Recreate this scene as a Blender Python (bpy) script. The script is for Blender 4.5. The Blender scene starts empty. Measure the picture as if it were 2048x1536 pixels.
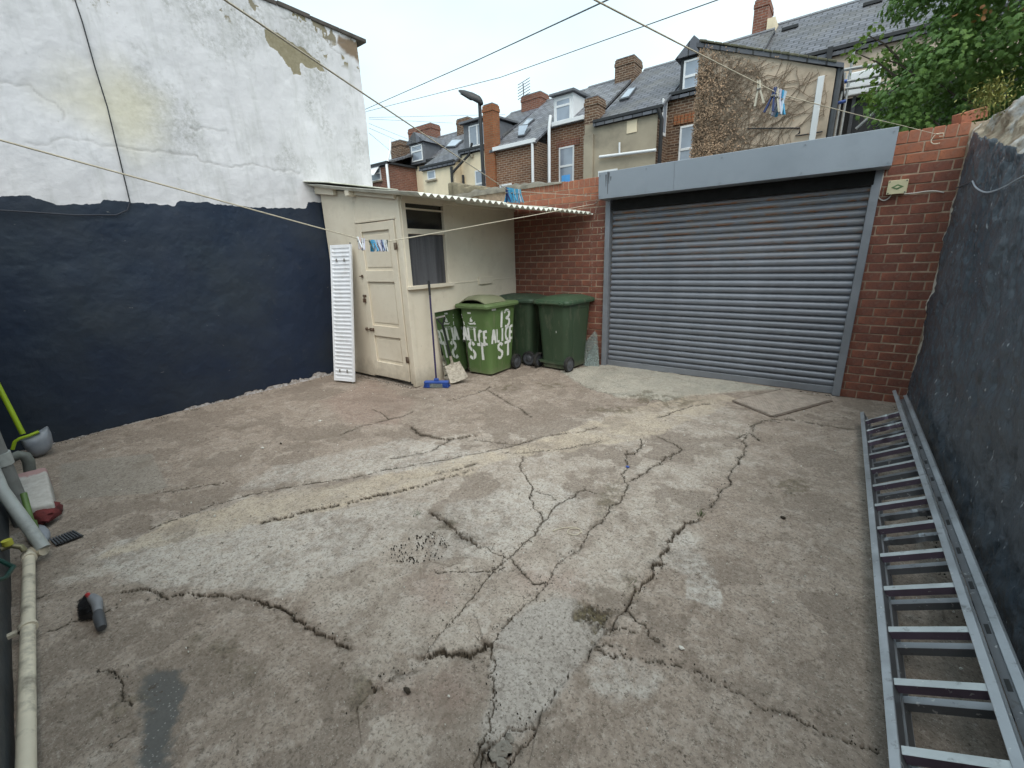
import bpy, bmesh, math, random
import numpy as np
from mathutils import Vector, Matrix
random.seed(7)
rng = np.random.default_rng(11)
sc = bpy.context.scene
COL = sc.collection
rad = math.radians

# ------------------------------------------------------------------ camera
FPX, YAW, PIT, ROL, CZ = 852.996, rad(37.2855), rad(16.4677), rad(-1.897), 1.571
Fv = np.array([-math.sin(YAW)*math.cos(PIT), math.cos(YAW)*math.cos(PIT), -math.sin(PIT)])
_r = np.array([math.cos(YAW), math.sin(YAW), 0.0]); _u = np.cross(_r, Fv)
Rv = _r*math.cos(ROL)+_u*math.sin(ROL); Uv = _u*math.cos(ROL)-_r*math.sin(ROL)
CAM = np.array([0, 0, CZ])
cd = bpy.data.cameras.new('camera'); cam = bpy.data.objects.new('camera', cd); COL.objects.link(cam)
cd.sensor_width = 36.0; cd.lens = FPX/2048*36.0; cd.clip_start = 0.02; cd.clip_end = 2000
cam.matrix_world = Matrix(((Rv[0], Uv[0], -Fv[0], 0), (Rv[1], Uv[1], -Fv[1], 0), (Rv[2], Uv[2], -Fv[2], CZ), (0, 0, 0, 1)))
sc.camera = cam

def at(px, py, X=None, Y=None, Z=None):
    """where the line of sight of a photograph point meets a real plane of the place"""
    d = Fv*FPX+Rv*(px-1024)-Uv*(py-768)
    if X is not None: t = (X-CAM[0])/d[0]
    elif Y is not None: t = (Y-CAM[1])/d[1]
    else: t = (Z-CAM[2])/d[2]
    return CAM+t*d

# ------------------------------------------------------------------ sky, sun, exposure
W = bpy.data.worlds.new('World'); sc.world = W; W.use_nodes = True
nt = W.node_tree; nt.nodes.clear()
wo = nt.nodes.new('ShaderNodeOutputWorld'); bg = nt.nodes.new('ShaderNodeBackground')
sky = nt.nodes.new('ShaderNodeTexSky'); sky.sky_type = 'NISHITA'; sky.sun_disc = False
SUN_EL, SUN_AZ = rad(58), rad(128)          # azimuth from +Y towards +X
sky.sun_elevation = SUN_EL; sky.sun_rotation = SUN_AZ
sky.air_density = 1.0; sky.dust_density = 3.0; sky.ozone_density = 1.5
tc = nt.nodes.new('ShaderNodeTexCoord'); mp = nt.nodes.new('ShaderNodeMapping')
mp.inputs['Scale'].default_value = (1, 1, 2.2)
nz = nt.nodes.new('ShaderNodeTexNoise'); nz.inputs['Scale'].default_value = 1.6; nz.inputs['Detail'].default_value = 4; nz.inputs['Roughness'].default_value = .45
cr = nt.nodes.new('ShaderNodeValToRGB')
cr.color_ramp.elements[0].position = .36; cr.color_ramp.elements[0].color = (4.75, 6.2, 6.8, 1)
cr.color_ramp.elements[1].position = .62; cr.color_ramp.elements[1].color = (6.2, 7.5, 7.9, 1)
mx = nt.nodes.new('ShaderNodeMix'); mx.data_type = 'RGBA'; mx.inputs[0].default_value = .88
L = nt.links.new
L(tc.outputs['Generated'], mp.inputs[0]); L(mp.outputs[0], nz.inputs['Vector']); L(nz.outputs['Fac'], cr.inputs[0])
L(sky.outputs[0], mx.inputs[6]); L(cr.outputs[0], mx.inputs[7]); L(mx.outputs[2], bg.inputs[0]); L(bg.outputs[0], wo.inputs[0])
bg.inputs[1].default_value = 0.10
sd = bpy.data.lights.new('sun', 'SUN'); sd.energy = 1.5; sd.angle = rad(60); sd.color = (1, .94, .86)
so = bpy.data.objects.new('sun', sd); COL.objects.link(so)
so.rotation_euler = (math.pi/2-SUN_EL, 0, -SUN_AZ+math.pi)
_sd = Vector((math.sin(SUN_AZ)*math.cos(SUN_EL), math.cos(SUN_AZ)*math.cos(SUN_EL), math.sin(SUN_EL)))
so.rotation_euler = (-_sd).to_track_quat('-Z', 'Y').to_euler()
sc.view_settings.view_transform = 'Standard'; sc.view_settings.look = 'None'
sc.view_settings.gamma = 1; sc.view_settings.use_curve_mapping = False
sc.view_settings.exposure = 0.85
sc.cycles.max_bounces = 5; sc.cycles.diffuse_bounces = 3; sc.cycles.use_adaptive_sampling = True; sc.cycles.adaptive_threshold = .025

# ------------------------------------------------------------------ helpers: objects
def tag(o, label=None, cat=None, group=None, kind=None):
    if label: o['label'] = label
    if cat: o['category'] = cat
    if group: o['group'] = group
    if kind or cat: o['kind'] = kind or 'thing'
    return o
def empty(name, loc=(0, 0, 0), rz=0, label=None, cat=None, group=None):
    o = bpy.data.objects.new(name, None); COL.objects.link(o)
    o.location = loc; o.rotation_euler = (0, 0, rz); o.empty_display_size = .1
    return tag(o, label, cat, group)
def link(name, me, parent=None):
    o = bpy.data.objects.new(name, me); COL.objects.link(o)
    if parent: o.parent = parent
    return o

def smoothpath(p, n=5):
    P_ = [np.array(q, float) for q in p]; out = []
    for i in range(len(P_)-1):
        p0 = P_[max(i-1, 0)]; p1 = P_[i]; p2 = P_[i+1]; p3 = P_[min(i+2, len(P_)-1)]
        for k in range(n):
            t = k/n; out.append(.5*(2*p1+(p2-p0)*t+(2*p0-5*p1+4*p2-p3)*t*t+(3*p1-p0-3*p2+p3)*t**3))
    out.append(P_[-1]); return out

class MB:
    def __init__(s): s.v = []; s.f = []
    def add(s, vs, fs):
        n = len(s.v); s.v += [tuple(map(float, p)) for p in vs]; s.f += [tuple(i+n for i in f) for f in fs]; return s
    def box(s, x0, x1, y0, y1, z0, z1):
        return s.add([(x0, y0, z0), (x1, y0, z0), (x1, y1, z0), (x0, y1, z0), (x0, y0, z1), (x1, y0, z1), (x1, y1, z1), (x0, y1, z1)],
                     [(0, 3, 2, 1), (4, 5, 6, 7), (0, 1, 5, 4), (1, 2, 6, 5), (2, 3, 7, 6), (3, 0, 4, 7)])
    def hexa(s, b, t):       # two quads, bottom and top
        return s.add(list(b)+list(t), [(0, 3, 2, 1), (4, 5, 6, 7), (0, 1, 5, 4), (1, 2, 6, 5), (2, 3, 7, 6), (3, 0, 4, 7)])
    def prism(s, pts, d):    # polygon pts (3D) extruded by vector d
        n = len(pts); d = np.array(d)
        vs = [np.array(p) for p in pts]+[np.array(p)+d for p in pts]
        return s.add(vs, [tuple(range(n))[::-1], tuple(range(n, 2*n))]+[(i, (i+1) % n, n+(i+1) % n, n+i) for i in range(n)])
    def tube(s, path, r, n=8, cap=True):
        P = [Vector(p) for p in path]; rs = r if isinstance(r, (list, tuple)) else [r]*len(P)
        vs = []; fs = []; ref = None
        for i, p in enumerate(P):
            t = (P[min(i+1, len(P)-1)]-P[max(i-1, 0)]).normalized()
            if ref is None: ref = t.orthogonal().normalized()
            ref = (ref-t*ref.dot(t)); ref = ref.normalized() if ref.length > 1e-6 else t.orthogonal().normalized()
            b = t.cross(ref)
            vs += [tuple(p+(ref*math.cos(2*math.pi*k/n)+b*math.sin(2*math.pi*k/n))*rs[i]) for k in range(n)]
        for i in range(len(P)-1):
            fs += [(i*n+k, i*n+(k+1) % n, (i+1)*n+(k+1) % n, (i+1)*n+k) for k in range(n)]
        if cap: fs += [tuple(range(n))[::-1], tuple(range((len(P)-1)*n, len(P)*n))]
        return s.add(vs, fs)
    def loft(s, rings, cap0=True, cap1=True):
        n = len(rings[0]); vs = [p for r in rings for p in r]; fs = []
        for i in range(len(rings)-1):
            fs += [(i*n+k, i*n+(k+1) % n, (i+1)*n+(k+1) % n, (i+1)*n+k) for k in range(n)]
        if cap0: fs.append(tuple(range(n))[::-1])
        if cap1: fs.append(tuple(range((len(rings)-1)*n, len(rings)*n)))
        return s.add(vs, fs)
    def mesh(s, name, mat=None, smooth=False):
        me = bpy.data.meshes.new(name); me.from_pydata(s.v, [], s.f); me.update()
        if mat: me.materials.append(mat)
        if smooth: me.polygons.foreach_set('use_smooth', [True]*len(me.polygons))
        return me
    def build(s, name, mat, parent=None, smooth=False, bevel=0, fix=True):
        me = s.mesh(name, mat, False)
        if fix or bevel:
            bm = bmesh.new(); bm.from_mesh(me)
            if bevel: bmesh.ops.bevel(bm, geom=bm.edges[:], offset=bevel, segments=1 if bevel < .004 else 2, affect='EDGES', profile=.5)
            bmesh.ops.recalc_face_normals(bm, faces=bm.faces[:]); bm.to_mesh(me); bm.free()
        if smooth:
            me.polygons.foreach_set('use_smooth', [True]*len(me.polygons))
            me.set_sharp_from_angle(angle=rad(smooth if smooth is not True else 40))
        return link(name, me, parent)

def copy_tree(o, parent=None):
    c = o.copy(); COL.objects.link(c); c.parent = parent
    for ch in list(o.children): copy_tree(ch, c)
    return c

# ------------------------------------------------------------------ helpers: numpy noise
_perm = rng.random((256, 256))
def vnoise(x, y):
    xi = np.floor(x).astype(int); yi = np.floor(y).astype(int); fx = x-xi; fy = y-yi
    fx = fx*fx*(3-2*fx); fy = fy*fy*(3-2*fy)
    g = lambda a, b: _perm[a & 255, b & 255]
    return (g(xi, yi)*(1-fx)+g(xi+1, yi)*fx)*(1-fy)+(g(xi, yi+1)*(1-fx)+g(xi+1, yi+1)*fx)*fy
def fbm(x, y, s, o=4, g=.5, off=0.):
    a = 1.; t = 0.; n = np.zeros_like(x)
    for i in range(o):
        n += a*vnoise(x*s+off+17.3*i, y*s-off*1.7+9.1*i); t += a; a *= g; s *= 2.03
    return n/t
def sstep(a, b, x):
    t = np.clip((x-a)/(b-a), 0, 1); return t*t*(3-2*t)
def inpoly(x, y, poly):
    r = np.zeros(x.shape, bool); n = len(poly)
    for i in range(n):
        x1, y1 = poly[i]; x2, y2 = poly[(i+1) % n]
        c = ((y1 > y) != (y2 > y)) & (x < (x2-x1)*(y-y1)/((y2-y1) if y2 != y1 else 1e-9)+x1); r ^= c
    return r
def polydist(x, y, pts, closed=False, lim=.5):
    d = np.full(x.shape, 9.); seg = list(zip(pts[:-1], pts[1:]))+([(pts[-1], pts[0])] if closed else [])
    for (ax, ay), (bx, by) in seg:
        m = (x > min(ax, bx)-lim) & (x < max(ax, bx)+lim) & (y > min(ay, by)-lim) & (y < max(ay, by)+lim)
        if not m.any(): continue
        px = x[m]-ax; py = y[m]-ay; ex = bx-ax; ey = by-ay
        t = np.clip((px*ex+py*ey)/(ex*ex+ey*ey+1e-12), 0, 1)
        d[m] = np.minimum(d[m], np.hypot(px-t*ex, py-t*ey))
    return d
def softpoly(x, y, poly, w, amp=0., sc_=6., off=0.):
    """0..1 mask of a polygon with an uneven edge"""
    P = np.array(poly); lo = P.min(0)-.3; hi = P.max(0)+.3; out = np.zeros_like(x)
    k = np.nonzero((x > lo[0]) & (x < hi[0]) & (y > lo[1]) & (y < hi[1]))[0]
    if not len(k): return out
    x = x[k]; y = y[k]
    d = polydist(x, y, poly, True, .5); s = np.where(inpoly(x, y, poly), d, -d)
    if amp: s = s+(fbm(x, y, sc_, 5, .6, off)-.5)*2*amp
    out[k] = sstep(-w, w, s); return out

# ------------------------------------------------------------------ helpers: materials
class NT:
    def __init__(s, name):
        s.m = bpy.data.materials.new(name); s.m.use_nodes = True; s.t = s.m.node_tree; s.t.nodes.clear()
        s.out = s.n('ShaderNodeOutputMaterial'); s.b = s.n('ShaderNodeBsdfPrincipled'); s.l(s.b.outputs[0], s.out.inputs[0])
        s.co = s.n('ShaderNodeTexCoord')
    def n(s, t, **kw):
        q = s.t.nodes.new(t)
        for k, v in kw.items():
            if k in q.inputs: s.set(q.inputs[k], v)
            else: setattr(q, k, v)
        return q
    def l(s, a, b): s.t.links.new(a, b)
    def set(s, i, v):
        if isinstance(v, bpy.types.NodeSocket): s.l(v, i)
        else: i.default_value = (tuple(v)+(1,))[:4] if i.type == 'RGBA' and not isinstance(v, (int, float)) else v
    def vec(s, kind='Object', scale=None, rot=None):
        o = s.co.outputs[kind]
        if scale or rot:
            m = s.n('ShaderNodeMapping'); s.l(o, m.inputs[0])
            if scale: m.inputs['Scale'].default_value = scale
            if rot: m.inputs['Rotation'].default_value = rot
            o = m.outputs[0]
        return o
    def noise(s, scale, det=4, rough=.55, vec=None, dist=0., out='Fac'):
        q = s.n('ShaderNodeTexNoise', Scale=scale, Detail=det, Roughness=rough, Distortion=dist)
        s.l(vec if vec is not None else s.vec(), q.inputs['Vector']); return q.outputs[out]
    def voro(s, scale, vec=None, feat='F1', out='Distance'):
        q = s.n('ShaderNodeTexVoronoi', Scale=scale, feature=feat); s.l(vec if vec is not None else s.vec(), q.inputs['Vector']); return q.outputs[out]
    def ramp(s, x, a, b, ca=0., cb=1., smooth=False):
        q = s.n('ShaderNodeMapRange', **{'From Min': a, 'From Max': b, 'To Min': ca, 'To Max': cb}); q.clamp = True
        if smooth: q.interpolation_type = 'SMOOTHSTEP'
        s.l(x, q.inputs['Value']); return q.outputs[0]
    def math(s, op, a, b=None, c=None):
        q = s.n('ShaderNodeMath', operation=op)
        for i, v in enumerate((a, b, c)):
            if v is not None: s.set(q.inputs[i], v)
        return q.outputs[0]
    def mix(s, f, a, b, mode='MIX'):
        q = s.n('ShaderNodeMix', data_type='RGBA', blend_type=mode); s.set(q.inputs[0], f); s.set(q.inputs[6], a); s.set(q.inputs[7], b); return q.outputs[2]
    def attr(s, name, out='Fac'):
        q = s.n('ShaderNodeAttribute', attribute_name=name); return q.outputs[out]
    def sep(s, c):
        q = s.n('ShaderNodeSeparateColor'); s.l(c, q.inputs[0]); return q.outputs
    def sepx(s, v):
        q = s.n('ShaderNodeSeparateXYZ'); s.l(v, q.inputs[0]); return q.outputs
    def rnd(s): return s.n('ShaderNodeObjectInfo').outputs['Random']
    def bump(s, h, strength=.5, dist=.01, prev=None):
        q = s.n('ShaderNodeBump', Strength=strength, Distance=dist); s.l(h, q.inputs['Height'])
        if prev is not None: s.l(prev, q.inputs['Normal'])
        return q.outputs[0]
    def fin(s, col, rough=.6, normal=None, metal=0., spec=.5):
        s.set(s.b.inputs['Base Color'], col); s.set(s.b.inputs['Roughness'], rough); s.set(s.b.inputs['Metallic'], metal)
        s.set(s.b.inputs['Specular IOR Level'], spec)
        if normal is not None: s.l(normal, s.b.inputs['Normal'])
        return s.m

def plain(name, col, rough=.6, var=.25, scale=8., metal=0., dirt=None, dscale=3., bump=.15, bscale=60., spec=.5, damt=.6):
    m = NT(name)
    f = m.noise(scale, 5, .6)
    c = m.mix(m.ramp(f, .3, .7), [x*(1-var) for x in col], [min(1, x*(1+var)) for x in col])
    if dirt: c = m.mix(m.ramp(m.noise(dscale, 6, .65), .48, .7, 0, damt), c, dirt)
    nb = m.bump(m.noise(bscale, 3, .6), bump, .004) if bump else None
    return m.fin(c, m.ramp(m.noise(scale*2, 3), .3, .7, max(.02, rough-.08), min(1, rough+.08)), nb, metal, spec)

def brickmat(name, c1, c2, mortar, sx=.225, sy=.075, grime=(.05, .04, .035), gamt=.5, soot=.5):
    m = NT(name); co = m.vec()
    X = m.sepx(co); n2 = m.n('ShaderNodeNewGeometry'); N = m.sepx(n2.outputs['Normal'])
    # run along whichever horizontal axis the face follows
    fx = m.math('GREATER_THAN', m.math('ABSOLUTE', N[0]), .7)
    u = m.math('ADD', m.math('MULTIPLY', X[0], m.math('SUBTRACT', 1., fx)), m.math('MULTIPLY', X[1], fx))
    cb = m.n('ShaderNodeCombineXYZ'); m.l(u, cb.inputs[0]); m.l(X[2], cb.inputs[1])
    b = m.n('ShaderNodeTexBrick', Scale=1., **{'Mortar Size': .011, 'Brick Width': sx, 'Row Height': sy, 'Mortar Smooth': .1, 'Bias': 0.})
    b.inputs['Color1'].default_value = (*c1, 1); b.inputs['Color2'].default_value = (*c2, 1); b.inputs['Mortar'].default_value = (*mortar, 1)
    m.l(cb.outputs[0], b.inputs['Vector'])
    c = m.mix(m.ramp(m.noise(.9, 6, .65), .4, .7, 0, gamt), b.outputs['Color'], grime)
    c = m.mix(m.ramp(m.noise(9, 4, .6), .35, .7, 0, soot), c, [x*.55 for x in c1])
    return m.fin(c, .9, m.bump(m.math('SUBTRACT', 1., b.outputs['Fac']), .6, .012), spec=.2)

def slatemat(name, col, scale_u=.3, row=.2):
    m = NT(name); co = m.vec(); X = m.sepx(co)
    cb = m.n('ShaderNodeCombineXYZ'); m.l(X[0], cb.inputs[0]); m.l(m.math('MULTIPLY', X[1], 1.2), cb.inputs[1])
    b = m.n('ShaderNodeTexBrick', Scale=1., **{'Mortar Size': .02, 'Brick Width': scale_u, 'Row Height': row, 'Mortar Smooth': .3})
    b.inputs['Color1'].default_value = (*[x*.7 for x in col], 1); b.inputs['Color2'].default_value = (*[x*1.25 for x in col], 1)
    b.inputs['Mortar'].default_value = (*[x*.22 for x in col], 1); m.l(cb.outputs[0], b.inputs['Vector'])
    c = m.mix(m.ramp(m.noise(1.1, 6, .7), .45, .75, 0, .5), b.outputs['Color'], (.16, .15, .12))
    return m.fin(c, .62, m.bump(b.outputs['Fac'], -.5, .012), spec=.35)

M = {}
M['cream'] = plain('cream_render', (.80, .68, .49), .85, .08, 1.5, dirt=(.60, .51, .37), dscale=1.2, bscale=25, spec=.2)
M['beige'] = plain('beige_render', (.36, .31, .235), .9, .15, 1.2, dirt=(.13, .12, .10), dscale=.9, bscale=30, spec=.2)
M['stone'] = plain('sandy_render', (.58, .47, .365), .95, .2, 2., dirt=(.2, .15, .11), dscale=1.5, bscale=20, bump=.5, spec=.2)
M['upvc'] = plain('white_plastic', (.74, .75, .76), .4, .04, 3, bump=0)
M['black'] = plain('black_paint', (.018, .018, .02), .5, .3, 10)
M['dgrey'] = plain('dark_grey_metal', (.07, .075, .085), .5, .2, 10)
M['lead'] = plain('lead_flashing', (.13, .135, .15), .6, .2, 6)
M['slate'] = slatemat('slate', (.115, .12, .14))
M['slate_b'] = slatemat('slate_newer', (.15, .155, .175), .32, .22)
M['brick_a'] = brickmat('house_brick_brown', (.26, .125, .07), (.15, .07, .045), (.42, .34, .26), gamt=.35)
M['brick_b'] = brickmat('house_brick_red', (.29, .115, .075), (.20, .085, .062), (.30, .23, .19), gamt=.3)
M['brick_c'] = brickmat('house_brick_dark', (.19, .105, .065), (.08, .05, .038), (.36, .29, .22), gamt=.35)
M['brick_o'] = brickmat('stack_brick_orange', (.36, .135, .06), (.29, .10, .05), (.26, .17, .10), gamt=.3)
def glassmat(name, col, rough=.06):
    m = NT(name); return m.fin(m.mix(m.ramp(m.noise(1.5, 2), .3, .7), [c*.8 for c in col], [c*1.25 for c in col]), rough, spec=.9)
M['pane'] = glassmat('window_glass', (.26, .30, .36))
M['pane_dark'] = glassmat('dark_glass', (.012, .011, .010), .12)

# ------------------------------------------------------------------ levels of the place
D = 5.731; RW = .719; LX = -5.83; SY = 3.48; SX = -4.21; HY = -.30
JL, JR = -2.597, .117
COURSE = .0885

# ================================================================== GROUND
gp = lambda pts: [tuple(at(x, y, Z=0.)[:2]) for x, y in pts]
z8 = lambda pts: [(780+a/2.415, 900+b/2.415) for a, b in pts]
z5 = lambda pts: [(640+a/3.103, 700+b/3.103) for a, b in pts]
z6 = lambda pts: [(1240+a/3.413, 720+b/3.413) for a, b in pts]
def rough_line(pts, amp, seed, step=.012):
    """fractal wander along a crack"""
    r = np.random.default_rng(seed); P = [np.array(p, float) for p in pts]; a = amp*1.6
    while True:
        out = [P[0]]; done = True
        for p, q in zip(P[:-1], P[1:]):
            l = math.hypot(*(q-p))
            if l > step:
                n = np.array([-(q-p)[1], (q-p)[0]])/l; out.append((p+q)/2+n*r.normal()*min(a, l*.16)); done = False
            out.append(q)
        P = out; a *= .72
        if done: break
    return [tuple(p) for p in P]
CR = []   # (points, half width m, depth m, side step m)
def crack(px, w, dep=.02, step=0., amp=.006):
    CR.append((rough_line(gp(px), amp, len(CR)+3), w, dep, step))
crack(z6([(910, 450), (870, 500), (860, 580), (840, 640), (810, 690)])+z8([(1640, 110), (1640, 170), (1590, 220), (1560, 265), (1500, 300), (1460, 345)]), .006, .02, .006)
crack(z8([(1460, 345), (1400, 390), (1340, 440), (1310, 500), (1300, 550), (1270, 610), (1210, 655), (1160, 730), (1130, 770)]), .009, .03, -.008, .008)
crack(z8([(1130, 770), (1060, 870), (985, 940), (960, 1000), (880, 1060), (820, 1140), (780, 1220), (720, 1300)]), .006, .028, .014, .005)
crack(z8([(725, 1305), (660, 1310), (600, 1335), (560, 1365), (500, 1410), (440, 1445), (415, 1536)]), .008, .035, 0, .004)
crack(z8([(725, 1305), (700, 1350), (640, 1410), (600, 1480), (560, 1536)]), .006, .03, 0, .004)
crack(z8([(440, 1445), (480, 1480), (510, 1510), (520, 1536)]), .004, .02)
crack(z8([(640, 30), (630, 90), (690, 190), (690, 260), (740, 340)]), .005, .015)
crack(z8([(740, 340), (700, 410), (580, 510), (460, 620), (400, 700), (300, 820), (220, 900), (180, 975)]), .0035, .015)
crack(z8([(180, 975), (130, 1030), (20, 1075), (-60, 1120), (-160, 1240)]), .012, .03, .008, .008)
crack(z8([(1370, 10), (1230, 110), (1140, 160), (1130, 210), (1050, 310), (960, 390)]), .007, .018, 0, .01)
crack(z8([(960, 390), (890, 490), (760, 630), (640, 750), (520, 880), (480, 930)]), .005, .016, .004)
crack(z8([(480, 930), (400, 970), (300, 985), (180, 990)]), .007, .025, -.01)
crack(z8([(1145, 0), (1150, 85), (1120, 130), (1140, 160)]), .004, .012)
crack(z8([(200, 300), (270, 340), (340, 410), (420, 440)]), .011, .03, .006, .008)
crack(z8([(420, 440), (500, 490), (580, 515), (680, 620), (750, 635)]), .003, .01)
crack(z8([(940, 185), (860, 235), (780, 290), (740, 340)]), .005, .015)
crack(z8([(700, 200), (760, 215), (800, 240)]), .004, .012)
crack(z8([(1000, 210), (940, 185)]), .003, .01)
crack(z8([(1130, 770), (1200, 830), (1250, 865), (1300, 920)]), .005, .02)
crack(z8([(980, 965), (1100, 985), (1200, 1000), (1330, 1015), (1420, 1045)]), .004, .015)
crack(z8([(1060, 870), (1120, 860), (1185, 880)]), .004, .015)
crack(z8([(990, 950), (1080, 945), (1150, 960)]), .0025, .01)
crack(z8([(1420, 1045), (1520, 1085), (1620, 1130), (1739, 1190)])+[(1560, 1420), (1640, 1460), (1700, 1480), (1775, 1510)], .004, .018)
crack(z8([(500, 930), (515, 1020), (500, 1130), (480, 1200), (490, 1280), (450, 1380), (415, 1536)]), .0035, .015)
crack([(240, 1182), (300, 1178), (330, 1192), (385, 1180), (420, 1190), (480, 1190), (530, 1203)], .005, .02, .004)
crack([(530, 1203), (560, 1212), (600, 1240), (640, 1265), (700, 1290)], .0065, .025, .006)
crack(z5([(1050, 250), (1100, 280), (1200, 345), (1260, 370), (1310, 410)]), .008, .02)
crack(z5([(1060, 225), (960, 268), (800, 310)]), .009, .02)
crack(z5([(580, 380), (520, 410), (430, 430), (220, 485), (120, 525)]), .008, .016)
crack(z5([(430, 430), (380, 390), (330, 370)]), .006, .012)
crack(z5([(560, 470), (620, 520), (800, 555), (960, 530)]), .009, .022, .008)
crack(z5([(960, 550), (1100, 570), (1230, 582), (1480, 520), (1620, 505), (1720, 470)]), .007, .016)
crack(z5([(800, 560), (700, 620), (550, 650), (440, 670)]), .008, .014)
crack(z5([(1620, 215), (1690, 250), (1800, 275), (1960, 295), (2048, 310)])+z6([(200, 272), (300, 285)]), .014, .02, -.02, .012)
crack(z6([(1030, 400), (1200, 405), (1450, 445), (1600, 465)]), .009, .018)
crack(z6([(800, 520), (880, 490), (950, 540)]), .010, .015)
crack(z6([(140, 530), (155, 570), (100, 630), (40, 640)]), .006, .014)
crack(z6([(260, 515), (390, 570), (425, 600), (340, 670)]), .005, .012)
crack(z6([(265, 385), (350, 355), (500, 305), (620, 290)]), .008, .014)
crack([(100, 1188), (60, 1196)], .003, .01); crack([(233, 1212), (160, 1238), (95, 1262)], .003, .008)
crack([(520, 1042), (560, 1034), (620, 1018), (700, 1002), (780, 985), (850, 968), (900, 952), (945, 938)], .005, .014, .006)
crack([(870, 945), (905, 940), (950, 928)], .012, .018)
crack([(300, 1055), (420, 1010), (560, 975), (720, 950), (840, 925), (960, 905), (1060, 880)], .004, .008)
crack([(1010, 905), (1120, 898), (1200, 882)], .004, .01)
crack([(310, 985), (380, 975), (440, 968), (455, 962)], .005, .014)
crack([(195, 1335), (225, 1345), (245, 1390), (262, 1410)], .004, .014)
crack([(215, 1490), (240, 1475), (255, 1462)], .008, .016)
crack([(1010, 1130), (990, 1140), (870, 1140)], .0025, .008)
crack([(1500, 850), (1530, 838), (1560, 842)], .006, .012)

SAND = gp([(205, 1110), (400, 1072), (620, 1025), (820, 980), (935, 948), (1000, 918), (1140, 900), (1290, 878), (1400, 832), (1475, 796), (1420, 782), (1300, 806), (1180, 842), (1100, 872), (950, 912), (730, 955), (520, 992), (330, 1045)])
SAND2 = gp([(560, 1018), (700, 990), (870, 950), (1010, 918), (990, 900), (860, 930), (700, 965), (560, 1000)])
TAR = gp([(283, 1336), (352, 1340), (374, 1366), (352, 1456), (335, 1560), (275, 1560), (266, 1492), (283, 1430), (303, 1406), (278, 1376)])
APRON = gp([(1120, 742), (1215, 728), (1420, 758), (1560, 778), (1380, 790), (1330, 802), (1240, 797), (1165, 775)])
MOSS = gp(z8([(905, 740), (960, 745), (1060, 750), (1130, 770), (1090, 810), (1060, 850), (990, 870), (940, 830)]))
PALE = [gp(z8([(1440, 610), (1520, 600), (1580, 630), (1620, 710), (1590, 770), (1530, 740), (1420, 715)])),
        gp([(700, 905), (820, 870), (960, 905), (900, 945), (720, 945), (600, 960), (480, 975), (560, 930)]),
        gp([(820, 1060), (900, 1010), (1080, 960), (1190, 1000), (1060, 1080), (960, 1110), (860, 1110)]),
        gp([(250, 1075), (480, 1040), (760, 1000), (880, 1000), (760, 1110), (560, 1190), (400, 1180), (250, 1160), (180, 1130)]),
        gp(z8([(980, 1000), (1180, 1010), (1260, 1080), (1130, 1200), (1000, 1190), (940, 1090)])),
        gp(z8([(1330, 540), (1340, 440), (1420, 380), (1500, 450), (1560, 580), (1440, 600)]))]
SMOOTH = gp(z8([(780, 710), (900, 720), (1060, 870), (960, 1000), (820, 1140), (720, 1300), (440, 1440), (500, 1130), (490, 930), (640, 760)]))
PINK = [gp([(740, 760), (830, 800), (800, 850), (700, 850), (650, 800)]), gp(z8([(60, 620), (260, 600), (330, 700), (180, 760)])), gp(z8([(640, 540), (900, 600), (900, 700), (640, 640)])), gp(z8([(0, 1150), (300, 1060), (440, 1200), (200, 1330)]))]
SLAB = gp([(121, 927), (303, 906), (335, 972), (300, 985), (120, 1000)])
WORN = gp([(90, 1150), (420, 1010), (900, 870), (1180, 830), (1440, 800), (1520, 860), (1480, 930), (1400, 1030), (1290, 1170), (1180, 1290), (1080, 1440), (960, 1540), (800, 1560), (700, 1400), (720, 1290), (560, 1210), (300, 1175)])
GRIT = gp([(760, 1110), (800, 1080), (870, 1060), (905, 1085), (880, 1120), (820, 1130)])

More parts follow.
